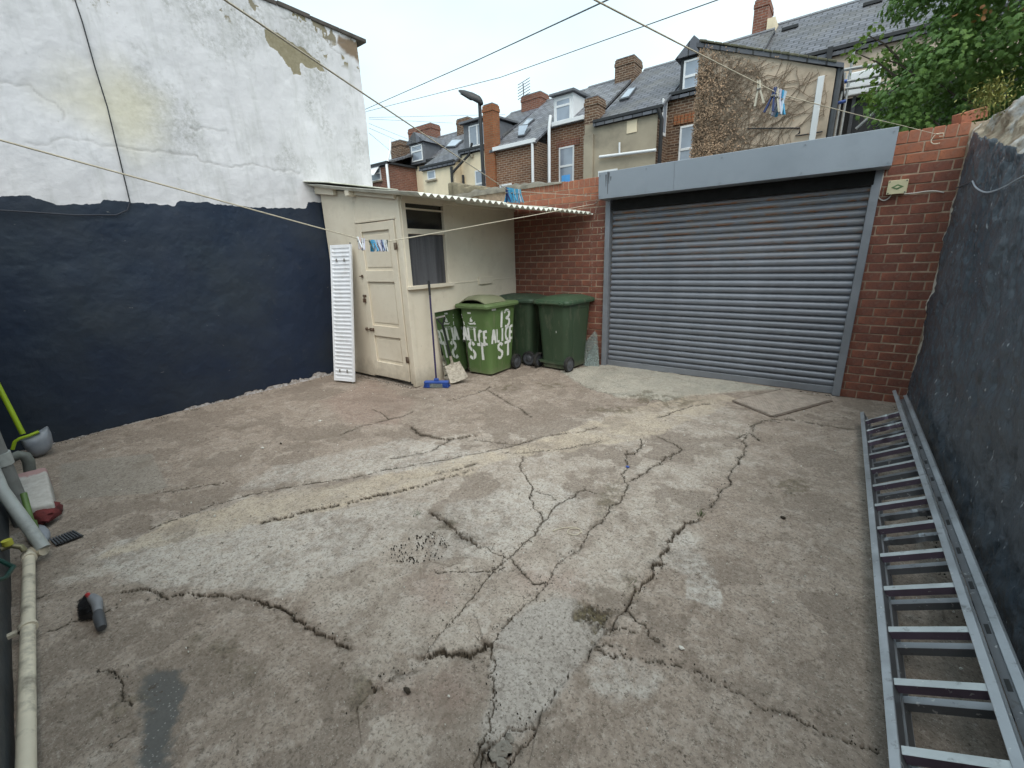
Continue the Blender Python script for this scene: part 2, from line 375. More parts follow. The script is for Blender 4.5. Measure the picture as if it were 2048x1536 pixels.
STAIN = [gp(z5([(1080, 215), (1210, 210), (1220, 250), (1100, 250)])), gp(z5([(1340, 205), (1500, 200), (1540, 225), (1380, 245)])), gp(z5([(1640, 340), (1960, 350), (1960, 390), (1680, 385)])),
         gp([(1540, 960), (1610, 955), (1640, 985), (1560, 1000)]), gp([(1200, 985), (1240, 960), (1250, 1000), (1200, 1030)]), gp(z8([(1120, 610), (1210, 610), (1190, 700), (1120, 720)])),
         gp([(400, 1275), (480, 1290), (520, 1340), (430, 1330)]), gp([(180, 1420), (260, 1400), (250, 1460), (200, 1480)]), gp([(680, 1340), (740, 1320), (760, 1400), (700, 1440)]), gp([(1290, 780), (1400, 800), (1340, 815), (1240, 800)]), gp([(880, 1030), (925, 1040), (900, 1070), (870, 1055)])]
def build_ground():
    az = np.concatenate([np.radians(np.arange(-97, 33, .125)), np.radians(np.arange(33, 263, 4.))])
    el = np.radians(np.concatenate([np.arange(9., 26, .065), np.arange(26, 44, .09), np.arange(44, 70, .15), np.arange(70, 90, 2.)]))
    r = CZ/np.tan(el); A, Rr = np.meshgrid(az, r)
    X2 = Rr*np.sin(A); Y2 = Rr*np.cos(A)
    keep = (X2 > LX-.15) & (X2 < RW+.12) & (Y2 > HY-.12) & (Y2 < D+.12)
    nr, nc = X2.shape; idx = np.arange(nr*nc).reshape(nr, nc)
    nx = np.concatenate([np.arange(1, nc), [0]])
    q = np.stack([idx[:-1, :], idx[1:, :], idx[1:, :][:, nx], idx[:-1, :][:, nx]], -1).reshape(-1, 4)
    q = q[keep.ravel()[q].all(1)]
    used = np.unique(q); re = -np.ones(nr*nc, int); re[used] = np.arange(len(used)); q = re[q]
    x = X2.ravel()[used]; y = Y2.ravel()[used]
    wx = x+(fbm(x, y, 9, 3)-.5)*.03; wy = y+(fbm(x, y, 9, 3, .5, 31.)-.5)*.03
    z = (fbm(x, y, .8, 3)-.5)*.03+(fbm(x, y, 5, 4, .5, 5.)-.5)*.012+(fbm(x, y, 38, 3, .6, 8.)-.5)*.0035
    z -= .005
    crk = np.zeros_like(x); jag = fbm(x, y, 95, 3, .65, 3.); wn = sstep(.2, .85, fbm(x, y, 5, 3, .6, 44.))
    gr = sstep(.42, .62, fbm(x, y, 22, 4, .6, 71.))
    for pts, w, dep, step in CR:
        P = np.array(pts); lo = P.min(0)-.25; hi = P.max(0)+.25
        m = np.nonzero((x > lo[0]) & (x < hi[0]) & (y > lo[1]) & (y < hi[1]))[0]
        if not len(m): continue
        d = polydist(x[m], y[m], pts, False, .25)
        far = .0006*np.hypot(x[m], y[m])          # hairlines on the far slabs are a little wider
        ww = np.maximum((w*.37+far*.7)*(.12+1.9*wn[m]**1.8+1.3*(jag[m]-.5))*.9, .0009+.0009*np.hypot(x[m], y[m]))
        g = 1-sstep(.6, 1.1, d/ww); crk[m] = np.maximum(crk[m], g)
        z[m] -= g*dep*.6+.004*np.exp(-(d/.03)**2)*jag[m]
        crk[m] = np.maximum(crk[m], .5*np.exp(-(d/(w*3.0))**1.5)*gr[m])   # grime gathered beside the crack
        if step:                                  # one side of the slab stands proud
            k = d < .25; mm = m[k]
            i = np.argmin((x[mm][:, None]-P[:-1, 0])**2+(y[mm][:, None]-P[:-1, 1])**2, 1)
            tx = P[1:, 0]-P[:-1, 0]; ty = P[1:, 1]-P[:-1, 1]
            s = np.sign(tx[i]*(y[mm]-P[i, 1])-ty[i]*(x[mm]-P[i, 0]))
            z[mm] += step*s*np.exp(-(d[k]/.12)**2)
    sand = softpoly(wx, wy, SAND, .02, .07, 7)*(.45+.55*sstep(.35, .6, fbm(x, y, 6, 4, .6, 2.)))
    sand = np.maximum(sand, softpoly(wx, wy, SAND2, .02, .05, 9)*.9)
    tar = softpoly(wx, wy, TAR, .02, .06, 16, 4.)*.92
    pale = np.zeros_like(x)
    for i, p in enumerate(PALE): pale = np.maximum(pale, softpoly(wx, wy, p, .03 if i else .006, .09 if i else .02, 6, i*3.)*(1 if i == 0 else .75))
    apron = softpoly(wx, wy, APRON, .012, .03, 8); z += apron*.014
    moss = softpoly(wx, wy, MOSS, .02, .075, 12)*sstep(.25, .5, fbm(x, y, 20, 4, .6, 19.)); z -= moss*.022*(.6+.8*fbm(x, y, 40, 3, .6))
    for p in STAIN: moss = np.maximum(moss, .62*softpoly(wx, wy, p, .05, .10, 9)*sstep(.40, .58, fbm(x, y, 17, 4, .65, 61.)))
    smooth = softpoly(wx, wy, SMOOTH, .02, .04, 8, 6.)
    pink = np.zeros_like(x)
    for i, p in enumerate(PINK): pink = np.maximum(pink, softpoly(wx, wy, p, .08, .12, 5, i*2.))
    slab = softpoly(x, y, SLAB, .008, .006, 8)*.8
    worn = softpoly(wx, wy, WORN, .10, .22, 3.5, 12.)
    grit = softpoly(wx, wy, GRIT, .02, .06, 18)
    # chipped shallow scales where the skin of the concrete has gone
    flake = sstep(.55, .585, fbm(wx, wy, 3.2, 5, .55, 21.))*(1-smooth)*(1-apron)*(1-slab); z -= flake*.005
    z -= tar*.004; z += smooth*.004
    me = bpy.data.meshes.new('yard_ground'); V = np.stack([x, y, z], 1)
    me.vertices.add(len(V)); me.vertices.foreach_set('co', V.ravel())
    me.loops.add(q.size); me.loops.foreach_set('vertex_index', q.ravel())
    me.polygons.add(len(q)); me.polygons.foreach_set('loop_start', np.arange(0, q.size, 4)); 
    me.update(calc_edges=True); me.validate()
    me.polygons.foreach_set('use_smooth', [True]*len(me.polygons))
    for nm, ch in (('ga', (crk, sand, tar, pale)), ('gb', (apron, moss, pink, smooth)), ('gc', (slab, grit, flake, worn))):
        a = me.attributes.new(nm, 'FLOAT_COLOR', 'POINT')
        a.data.foreach_set('color', np.stack(ch, 1).astype(np.float32).ravel())
    return me

def ground_mat():
    m = NT('cracked_concrete'); A = m.sep(m.attr('ga', 'Color')); Aa = m.attr('ga', 'Alpha'); B = m.sep(m.attr('gb', 'Color')); Ba = m.attr('gb', 'Alpha'); Cc = m.sep(m.attr('gc', 'Color')); worn = m.attr('gc', 'Alpha')
    co = m.vec()
    big = m.noise(1.3, 4, .6); mid = m.noise(5.5, 6, .68); sp = m.noise(42, 5, .78); vf = m.noise(170, 3, .75); grain = m.noise(90, 2, .6)
    ag = m.voro(120)
    c = m.mix(m.ramp(m.math('ADD', m.math('MULTIPLY', worn, .75), m.math('MULTIPLY', big, .5)), .2, .95), (.325, .265, .218), (.425, .37, .315))
    c = m.mix(m.ramp(mid, .43, .62, 0, .75), c, m.mix(worn, (.228, .182, .147), (.275, .225, .185)))
    c = m.mix(m.ramp(m.noise(10, 6, .72, dist=.6), .5, .60, 0, .6), c, m.mix(worn, (.42, .365, .315), (.50, .455, .405)))
    c = m.mix(m.math('MULTIPLY', Cc[2], .7), c, (.225, .182, .148))
    c = m.mix(m.math('MULTIPLY', B[2], .4), c, (.315, .215, .178))
    c = m.mix(m.math('MULTIPLY', Aa, m.ramp(m.noise(16, 5, .75), .36, .60, .05, .85)), c, (.53, .50, .457))
    c = m.mix(m.math('MULTIPLY', Ba, .7), c, (.385, .36, .33))
    c = m.mix(m.math('MULTIPLY', Cc[0], .7), c, (.30, .28, .246))
    sandc = m.mix(m.ramp(mid, .35, .65), (.54, .455, .345), (.46, .395, .315))
    c = m.mix(m.math('MULTIPLY', A[1], m.ramp(m.noise(9, 5, .7), .3, .6, .35, .85)), c, sandc)
    c = m.mix(m.math('MULTIPLY', B[0], .85), c, m.mix(m.ramp(m.noise(4, 5, .65), .35, .65), (.36, .355, .305), (.49, .46, .39)))
    # speckle: worn skin, dark grains and pale aggregate
    c = m.mix(m.ramp(sp, .38, .52, .65, 0), c, m.mix(.55, c, (.085, .066, .052)))
    c = m.mix(m.ramp(sp, .56, .70, 0, .45), c, (.53, .49, .44))
    c = m.mix(m.ramp(grain, .34, .46, .6, 0), c, (.10, .082, .064))
    c = m.mix(m.ramp(ag, .08, .18, .5, 0), c, m.mix(m.ramp(m.voro(120, out='Color'), .35, .65), (.13, .11, .09), (.66, .62, .55)))
    c = m.mix(m.ramp(vf, .61, .70, 0, .55), c, (.62, .585, .53))
    tarc = m.mix(m.ramp(m.voro(75), .10, .24, .85, 0), (.10, .102, .10), (.34, .335, .32))
    c = m.mix(A[2], c, tarc)
    c = m.mix(m.math('MULTIPLY', Cc[1], m.ramp(m.voro(60), .12, .2, .8, 0)), c, (.03, .026, .022))
    c = m.mix(m.math('MULTIPLY', B[1], .95), c, m.mix(m.ramp(sp, .4, .6), (.045, .036, .024), (.15, .125, .075)))
    # dark lichen spots and stains
    c = m.mix(m.ramp(m.noise(.55, 4, .6), .5, .66, 0, .45), c, m.mix(.5, c, (.14, .115, .092)))
    c = m.mix(m.ramp(m.noise(26, 4, .8), .61, .67, 0, .85), c, (.075, .06, .046))
    c = m.mix(m.ramp(m.noise(2.3, 6, .72), .57, .66, 0, .5), c, (.17, .138, .108))
    c = m.mix(m.ramp(A[0], .05, .75), c, m.mix(m.ramp(grain, .4, .6), (.030, .024, .017), (.085, .068, .05)))
    h = m.math('ADD', m.math('MULTIPLY', sp, .6), m.math('ADD', m.math('MULTIPLY', vf, .25), m.math('MULTIPLY', grain, .3)))
    h = m.math('MULTIPLY', h, m.ramp(Ba, 0, 1, 1, .55))
    nb = m.bump(h, .75, .006)
    return m.fin(c, m.ramp(mid, .3, .7, .82, .95), nb, spec=.25)

ground = MB().add([(-900, -900, -.06), (900, -900, -.06), (900, 900, -.06), (-900, 900, -.06)], [(0, 1, 2, 3)]).build('ground', plain('lane_tarmac', (.055, .053, .05), .9, .3, 3))
tag(ground, kind='structure')
me = build_ground(); me.materials.append(ground_mat())
yard = link('yard_ground', me); tag(yard, kind='structure')

# ================================================================== WALLS ROUND THE YARD
def gridmesh(name, U, V, P, attrs, mat, smooth=True):
    """P: (nv, nu, 3) points of a bumpy sheet"""
    nv, nu, _ = P.shape; idx = np.arange(nv*nu).reshape(nv, nu)
    q = np.stack([idx[:-1, :-1], idx[:-1, 1:], idx[1:, 1:], idx[1:, :-1]], -1).reshape(-1, 4)
    me = bpy.data.meshes.new(name); me.vertices.add(nv*nu); me.vertices.foreach_set('co', P.reshape(-1).astype(float))
    me.loops.add(q.size); me.loops.foreach_set('vertex_index', q.ravel()); me.polygons.add(len(q)); me.polygons.foreach_set('loop_start', np.arange(0, q.size, 4))
    me.update(calc_edges=True); me.validate()
    if smooth: me.polygons.foreach_set('use_smooth', [True]*len(me.polygons))
    for nm, ch in attrs.items():
        a = me.attributes.new(nm, 'FLOAT_COLOR', 'POINT'); a.data.foreach_set('color', np.stack([c.ravel() for c in ch], 1).astype(np.float32).ravel())
    me.materials.append(mat); return me

# ---- the tall rendered building on the left: white above, navy below
def left_wall():
    ys = np.arange(HY-.02, 4.385, .0125); zs = np.arange(-.05, 4.54, .0125)
    Yg, Zg = np.meshgrid(ys, zs); y = Yg.ravel(); z = Zg.ravel()
    lp = lambda pts: [tuple(at(a, b, X=LX)[1:]) for a, b in pts]
    line = np.array(lp([(-60, 394), (0, 394), (58, 392), (88, 401), (118, 410), (202, 407), (206, 400), (258, 404), (350, 412), (356, 403), (410, 405), (470, 413), (612, 417), (616, 404), (650, 405), (700, 405)]))
    o = np.argsort(line[:, 0]); lz = np.interp(y, line[o, 0], line[o, 1])
    lz = lz+(fbm(y, z, 18, 4, .6)-.5)*.035+(vnoise(y*5+3, z*0+.5)-.5)*.008
    navy = sstep(-.012, .012, lz-z)
    foot = .0+.10*sstep(.4, 2.4, y)*sstep(.25, .8, fbm(y, z, 3.0, 4, .6, 9.))+.03*(fbm(y, z, 19, 4, .7, 2.)-.5)          # paint lost along the foot of the wall
    navy *= sstep(-.008, .008, z-foot)
    chips = sstep(.80, .82, fbm(y, z, 16, 3, .6, 12.)); navy *= 1-chips*sstep(2.0, 3.3, y)*.35
    edge = np.array([(3.24, 2.40), (3.30, 2.35), (3.36, 2.1), (3.40, 1.9), (3.44, 1.7)])
    crk = np.zeros_like(y)
    for pts in ([(55, 285), (150, 280), (200, 292), (270, 300), (340, 305), (395, 312), (400, 322), (470, 332), (510, 330), (560, 340), (600, 346)],
                [(0, 165), (60, 170), (110, 205), (128, 225), (126, 240)], [(380, 255), (450, 262)], [(560, 35), (620, 60), (690, 85)], [(640, 60), (660, 95), (700, 105)]):
        d = polydist(y, z, rough_line(lp(pts), .012, len(pts), .05), False, .2); crk = np.maximum(crk, np.exp(-(d/.008)**2)*(.35+.65*fbm(y, z, 6, 3)))
    ochre = softpoly(y, z, lp([(522, 52), (560, 70), (600, 93), (640, 122), (648, 142), (622, 138), (602, 122), (606, 152), (588, 148), (572, 122), (545, 98)]), .012, .05, 9)
    ochre = np.maximum(ochre, sstep(.66, .68, fbm(y, z, 8, 4, .6, 3.))*sstep(3.9, 4.4, z)*sstep(2.9, 3.6, y))
    flakes = sstep(.60, .625, fbm(y, z*.8, 5.5, 5, .55, 55.))*sstep(3.2, 4.2, z+.15*(fbm(y, z, 2, 2)-.5)-.16*y)
    yell = softpoly(y, z, lp([(150, 165), (250, 150), (320, 200), (320, 270), (260, 300), (190, 240), (100, 190)]), .25, .15, 2)
    grey = sstep(.42, .62, fbm(y*1.3, z*.8, 1.7, 5, .6, 7.))*sstep(1.0, 2.2, y)*sstep(2.45, 3.0, z)
    quoin = softpoly(y, z, [(4.05, 4.38), (4.39, 4.25), (4.39, 4.5), (4.1, 4.48)], .03, .04, 9)
    x = LX+(fbm(y, z, 1.1, 3)-.5)*.05+(fbm(y, z, 7, 4, .55, 4.)-.5)*.012+(fbm(y, z, 30, 3, .6, 2.)-.5)*.0025
    x -= .004*ochre+.003*flakes+.006*crk; x -= .006*(1-sstep(-.012, .012, z-foot))
    P = np.stack([x, y, z], 1).reshape(len(zs), len(ys), 3)
    m = NT('old_wall_paint'); A = m.sep(m.attr('wa', 'Color')); Aa = m.attr('wa', 'Alpha'); B = m.sep(m.attr('wb', 'Color'))
    n1 = m.noise(2.2, 7, .65); n2 = m.noise(26, 5, .7); st = m.noise(3., 6, .65, vec=m.vec(scale=(1, 2.6, .55)))
    white = m.mix(m.ramp(n1, .35, .65), (.60, .59, .61), (.69, .68, .70))
    white = m.mix(m.math('MULTIPLY', B[1], m.ramp(n2, .40, .64, 0, .75)), white, (.34, .34, .32))
    white = m.mix(m.ramp(st, .5, .68, 0, .5), white, (.45, .45, .44))
    white = m.mix(m.math('MULTIPLY', B[0], .55), white, (.60, .55, .36))
    white = m.mix(m.ramp(m.math('ADD', Aa, m.math('MULTIPLY', m.math('SUBTRACT', n2, .5), .5)), .45, .6), white, m.mix(n2, (.20, .17, .115), (.30, .265, .20)))
    white = m.mix(m.ramp(n2, .66, .74, 0, .6), white, (.33, .30, .25))
    och = m.mix(m.ramp(n2, .35, .65), (.235, .20, .125), (.30, .265, .185))
    white = m.mix(m.ramp(A[1], .4, .6), white, och)
    white = m.mix(B[2], white, (.22, .16, .11)); wz_ = m.sepx(m.n('ShaderNodeNewGeometry').outputs['Position'])[2]
    white = m.mix(m.math('MULTIPLY', m.ramp(wz_, .25, .12), m.ramp(n2, .42, .6, .1, .8)), white, (.22, .175, .13))
    dark = m.mix(m.ramp(m.noise(.8, 4, .6), .38, .64), (.011, .021, .046), (.023, .032, .046))
    dark = m.mix(m.ramp(m.noise(9, 6, .7), .6, .74, 0, .5), dark, (.045, .053, .066))
    dark = m.mix(m.ramp(m.noise(19, 3, .6, vec=m.vec(scale=(1, .5, 1.2))), .735, .75, 0, .5), dark, (.30, .30, .30))
    mask = m.ramp(m.math('ADD', A[0], m.math('MULTIPLY', m.math('SUBTRACT', n2, .5), .45)), .44, .56)
    c = m.mix(mask, white, dark)
    c = m.mix(m.math('MULTIPLY', A[2], .5), c, (.22, .20, .18))
    nb = m.bump(m.math('ADD', m.noise(34, 5, .65), m.math('MULTIPLY', n1, 2.)), .35, .007)
    mat = m.fin(c, m.mix(mask, (.9, .9, .9), m.mix(m.ramp(n1, .4, .6), (.36, .36, .36), (.58, .58, .58))), nb, spec=.4)
    return gridmesh('wall', ys, zs, P, {'wa': (navy, ochre, crk, flakes), 'wb': (yell, grey, quoin, chips)}, mat)
nb_ = empty('rendered_building', (LX, 2, 0), 0, 'tall rendered building with white upper wall and navy painted lower wall', 'building')
w = link('wall', left_wall(), nb_); w.matrix_parent_inverse = Matrix.Translation((-LX, -2, 0))
def under(o, parent):      # keep world coordinates of a mesh built in place
    o.parent = parent; o.matrix_parent_inverse = (Matrix.Translation(parent.location) @ Matrix.Rotation(parent.rotation_euler[2], 4, 'Z')).inverted(); return o
M['render_end'] = plain('weathered_render', (.46, .45, .44), .9, .2, 3, dirt=(.2, .17, .13), dscale=2)
under(MB().box(LX-4, LX-.06, 4.36, 4.40, -.1, 4.50).box(LX-4, LX-3.9, HY, 4.35, -.1, 4.5).build('end_wall', M['render_end']), nb_)
cop = MB(); y0 = HY-.1
for k in range(12):
    y1 = y0+.41; j = random.uniform(-.008, .012); cop.box(LX-.3, LX+.035+j, y0+.003, y1-.003, 4.525+j*.5, 4.575+j)
    y0 = y1
under(cop.build('coping_stone', plain('dark_coping', (.075, .065, .058), .9, .4, 9, bump=.5), bevel=.008), nb_)['kind'] = 'stuff'
under(MB().box(LX-4, LX-.32, HY, 4.36, 4.4, 4.5).build('roof', M['lead']), nb_)

# ---- the house wall behind and left of the camera
M['housewall'] = plain('dark_masonry_paint', (.035, .042, .048), .6, .4, 5, dirt=(.12, .12, .12), dscale=9, bump=.6, bscale=30, damt=.35)
hw = empty('house_rear_wall', (-2.5, HY, 0), 0, 'dark painted rear house wall carrying the waste pipes', 'wall')
HWY = lambda x: -.108-.072*(x+3.52)       # the rear wall runs slightly askew
under(MB().prism([(LX-.1, HWY(LX-.1), -.1), (RW+.3, HWY(RW+.3), -.1), (RW+.3, HWY(RW+.3)-.3, -.1), (LX-.1, HWY(LX-.1)-.3, -.1)], (0, 0, 2.75)).build('wall_face', M['housewall']), hw)

# ---- the right-hand wall: dark gloss paint below, bare rubble along its broken top
def right_wall():
    ys = np.concatenate([np.arange(-.35, 1.2, .02), np.arange(1.2, D+.03, .011)]); zs = np.arange(-.05, 2.60, .0135)
    Yg, Zg = np.meshgrid(ys, zs); y = Yg.ravel(); z = Zg.ravel()
    pl = np.interp(y, [0, 3., 3.83, 4.5, 5.3, 5.75], [1.6, 1.82, 2.03, 2.2, 2.38, 2.50])+(fbm(y, z, 8, 4, .6)-.5)*.07
    paint = sstep(-.012, .012, pl-z)
    edge = sstep(-.01, .01, D-.035-.02*fbm(z, y, 9, 4, .6)-y); paint *= edge                  # flaking strip beside the brickwork
    top = 2.50+.10*(fbm(y, z*0, 1.7, 4)-.5)+.05*sstep(5.2, 5.7, y)
    rub = fbm(y, z, 5.5, 4, .6, 33.); ru2 = fbm(y, z, 17, 4, .6, 13.)
    x = RW-(fbm(y, z, 1.6, 3)-.5)*.05-(fbm(y, z, 7, 4, .55, 3.)-.5)*.045-(fbm(y, z, 24, 3, .6, 8.)-.5)*.010
    pock = sstep(.60, .70, fbm(y, z*.7, 12, 3, .5, 91.)); x += pock*.010
    bare = 1-sstep(-.03, .01, pl-z)
    x += bare*(.03+.05*rub-.06*ru2+.28*np.maximum(0, z-pl))                                  # the top leans back
    crk = np.exp(-(polydist(y, z, rough_line([(4.32, 2.2), (4.42, 1.9), (4.46, 1.62), (4.40, 1.3)], .012, 5), False, .2)/.006)**2)
    for i in range(9):
        a = (random.uniform(2, 5.5), random.uniform(.3, 1.9)); b = (a[0]+random.uniform(-.1, .1), a[1]-random.uniform(.1, .5))
        crk = np.maximum(crk, .8*np.exp(-(polydist(y, z, rough_line([a, b], .02, i), False, .2)/.006)**2))
    x += crk*.008
    zz = np.minimum(z, top); x = np.where(z > top, x+.0+(z-top)*3.0, x)
    P = np.stack([x, y, zz], 1).reshape(len(zs), len(ys), 3)
    m = NT('gloss_paint_over_stone'); A = m.sep(m.attr('ra', 'Color')); n2 = m.noise(22, 5, .7)
    dark = m.mix(m.ramp(m.noise(1.2, 5, .6), .38, .64), (.058, .072, .090), (.095, .108, .126))
    dark = m.mix(m.ramp(m.noise(14, 5, .7), .57, .72, 0, .6), dark, (.11, .123, .14))
    dark = m.mix(m.ramp(m.noise(27, 3, .6, vec=m.vec(scale=(1, 1.3, .6))), .682, .705, 0, .8), dark, (.42, .43, .45))  # pale specks put the glints of the gloss into the colour
    st = m.mix(m.ramp(m.noise(7, 6, .7), .35, .65), (.24, .165, .11), (.46, .385, .29))
    st = m.mix(m.ramp(m.noise(2.6, 5, .6), .52, .6, 0, .9), st, (.52, .51, .50))
    st = m.mix(m.ramp(n2, .3, .48, .7, 0), st, (.09, .065, .045))
    mask = m.ramp(m.math('ADD', A[0], m.math('MULTIPLY', m.math('SUBTRACT', n2, .5), .4)), .44, .56)
    whitey = m.mix(A[2], st, m.mix(m.ramp(n2, .35, .6), (.30, .25, .19), (.60, .57, .52)))
    c = m.mix(mask, whitey, dark); c = m.mix(m.math('MULTIPLY', A[1], .8), c, (.015, .015, .016))
    nb = m.bump(m.math('ADD', m.noise(34, 5, .7), m.math('MULTIPLY', m.noise(11, 4), 2.5)), .7, .014)
    mat = m.fin(c, m.mix(mask, (.95, .95, .95), (.27, .27, .27)), nb, spec=.45)
    return gridmesh('wall_face', ys, zs, P, {'ra': (paint, crk, 1-edge, bare)}, mat)
rw_ = empty('side_boundary_wall', (RW, 3, 0), 0, 'dark blue grey painted stone boundary wall with bare rubble top beside ladder', 'wall')
under(link('wall_face', right_wall()), rw_)
under(MB().box(RW+.12, RW+.42, -.35, D+.02, -.1, 2.36).build('wall_core', M['stone']), rw_)

# ---- brick wall at the back of the yard, brick by brick
def clay(name, c1, c2, c3):
    m = NT(name); r = m.rnd(); n = m.noise(7, 6, .65); n2 = m.noise(40, 4, .7)
    c = m.mix(r, c1, c2); c = m.mix(m.ramp(n, .36, .64, 0, .8), c, c3)
    c = m.mix(m.ramp(m.noise(3, 4, vec=m.vec('Object', scale=(3, 3, 3))), .6, .72, 0, .35), c, (.30, .22, .17))
    c = m.mix(m.ramp(n2, .3, .45, .5, 0), c, (.05, .022, .016))
    return m.fin(c, .82, m.bump(n2, .45, .004), spec=.3)
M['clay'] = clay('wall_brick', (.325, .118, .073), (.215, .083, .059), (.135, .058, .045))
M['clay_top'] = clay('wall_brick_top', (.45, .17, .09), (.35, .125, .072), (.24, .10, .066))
M['mortar'] = plain('mortar', (.36, .27, .20), .95, .3, 14, dirt=(.13, .08, .06), dscale=1.6, bump=.6, bscale=80, spec=.15)
def brick_mesh(lx, ly, lz, k, mat):
    bm = bmesh.new(); bmesh.ops.create_cube(bm, size=1)
    for v in bm.verts: v.co = Vector((v.co.x*lx, v.co.y*ly, v.co.z*lz))+Vector([random.uniform(-.0022, .0022) for _ in range(3)])
    bmesh.ops.bevel(bm, geom=bm.edges[:], offset=.0035, segments=1, affect='EDGES')
    me = bpy.data.meshes.new('brick'); bm.to_mesh(me); bm.free(); me.materials.append(mat); return me
BL, BH, BD = .214, COURSE-.0105, .10
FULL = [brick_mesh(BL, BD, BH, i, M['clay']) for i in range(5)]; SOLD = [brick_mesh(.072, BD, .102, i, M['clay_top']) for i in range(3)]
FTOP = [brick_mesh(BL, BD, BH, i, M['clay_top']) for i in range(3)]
def place_brick(me, x, z, parent, sx=1.):
    o = bpy.data.objects.new('brick', me); COL.objects.link(o); under(o, parent)
    o.location = (x, D+BD/2+random.uniform(-.0025, .0025), z); o.scale = (sx, 1, 1)
    o.rotation_euler = (random.gauss(0, .006), random.gauss(0, .004), random.gauss(0, .006))
def brickwork(x0, x1, parent, shift, xtop0=None, lap=0):
    for c in range(28):
        z = -.011+COURSE*(c+.5); off = (.1125 if c % 2 else 0)+shift
        if c >= 25 and xtop0 is not None: xs = xtop0
        else: xs = x0
        k = math.floor((xs-off)/.225)
        while True:
            a = max(xs, off+k*.225+.0055); b = min(x1, off+k*.225+.2195); k += 1
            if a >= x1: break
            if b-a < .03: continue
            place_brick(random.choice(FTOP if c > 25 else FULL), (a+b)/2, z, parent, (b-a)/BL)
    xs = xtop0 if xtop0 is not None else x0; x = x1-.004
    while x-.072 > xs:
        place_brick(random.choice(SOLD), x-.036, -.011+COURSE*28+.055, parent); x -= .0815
bwl = empty('brick_wall', (-3.4, D, 0), 0, 'red brick yard wall left of the roller shutter behind the bins', 'wall')
under(MB().box(-6.4, JL-.002, D+.0045, D+.22, -.1, 2.565).build('mortar_bed', M['mortar']), bwl)
brickwork(-4.30, JL-.004, bwl, .02, -4.30)
bwr = empty('brick_pier', (.42, D, 0), 0, 'red brick pier between the roller shutter and the dark side wall', 'wall')
under(MB().box(JR+.03, RW+.1, D+.0045, D+.22, -.1, 2.565).build('mortar_bed', M['mortar']), bwr)
brickwork(JR+.034, RW-.004, bwr, .095)
o = bpy.data.objects.new('brick', brick_mesh(.2, .11, .085, 9, M['clay_top'])); COL.objects.link(o); under(o, bwr); o.location = (.70, D+.10, 2.635); o.rotation_euler = (.1, -.22, .5)
lk = MB()
for px_, w_ in ((((1194, 395), (1192, 418), (1188, 440), (1186, 445), (1184, 470), (1184, 500), (1184, 540), (1183, 580)), .006), (((1156, 455), (1157, 470), (1155, 482)), .012), (((1116, 500), (1117, 512)), .012), (((1203, 455), (1202, 478)), .012), (((1172, 386), (1172, 402), (1174, 412)), .01), (((1128, 388), (1128, 398)), .012)):
    q_ = [np.array(p_) for p_ in smoothpath([at(*p__, Y=D-.004) for p__ in px_], 5)]
    L_ = [p_-np.array([w_*random.uniform(.3, 1.), 0, 0]) for p_ in q_]; R_ = [p_+np.array([w_*random.uniform(.3, 1.), 0, 0]) for p_ in q_]; n_ = len(q_)
    lk.add(L_+R_, [(i, i+1, n_+i+1, n_+i) for i in range(n_-1)])
mlk = NT('lime_bloom'); mlk.fin((.42, .34, .28), .95); tb_ = mlk.n('ShaderNodeBsdfTransparent'); ms_ = mlk.n('ShaderNodeMixShader'); mlk.l(mlk.ramp(mlk.noise(45, 5, .75), .38, .62), ms_.inputs[0]); mlk.l(tb_.outputs[0], ms_.inputs[1]); mlk.l(mlk.b.outputs[0], ms_.inputs[2]); mlk.l(ms_.outputs[0], mlk.out.inputs[0])
under(lk.build('lime_streak', mlk.m, fix=False), bwl)
# rough mortar capping over the far stretch of wall
cap = MB(); xs = np.linspace(-6.4, -3.35, 40); rings = []
for i, x in enumerate(xs):
    t = sstep(-3.35, -4.2, x) if False else min(1, max(.15, (-3.3-x)/.8)); h = .02+.09*t*random.uniform(.55, 1.1); 
    rings.append([(x, D-.02-.02*random.random(), 2.556), (x, D-.015+.01*random.random(), 2.56+h*.6), (x, D+.07, 2.565+h), (x, D+.17, 2.56+h*.7), (x, D+.24, 2.556)])
cap.loft(rings); under(cap.build('capping', plain('cement_capping', (.17, .155, .125), .95, .4, 9, dirt=(.06, .055, .04), bump=.8, bscale=40), smooth=50), bwl)
# the low stone stump beyond the white building
st = MB()
for i in range(9): st.box(LX+.12+.12*i+random.uniform(-.02, .02), LX+.27+.12*i, D+.1, D+.4, 2.3, 2.62+.26*max(0, 1-i/7)+random.uniform(-.03, .05))
tag(st.build('rubble_wall', plain('rubble_stone', (.25, .215, .15), .95, .35, 8, dirt=(.1, .09, .06), bump=.8, bscale=25), bevel=.02), 'rough pale stone wall stump behind shed roof', 'wall')

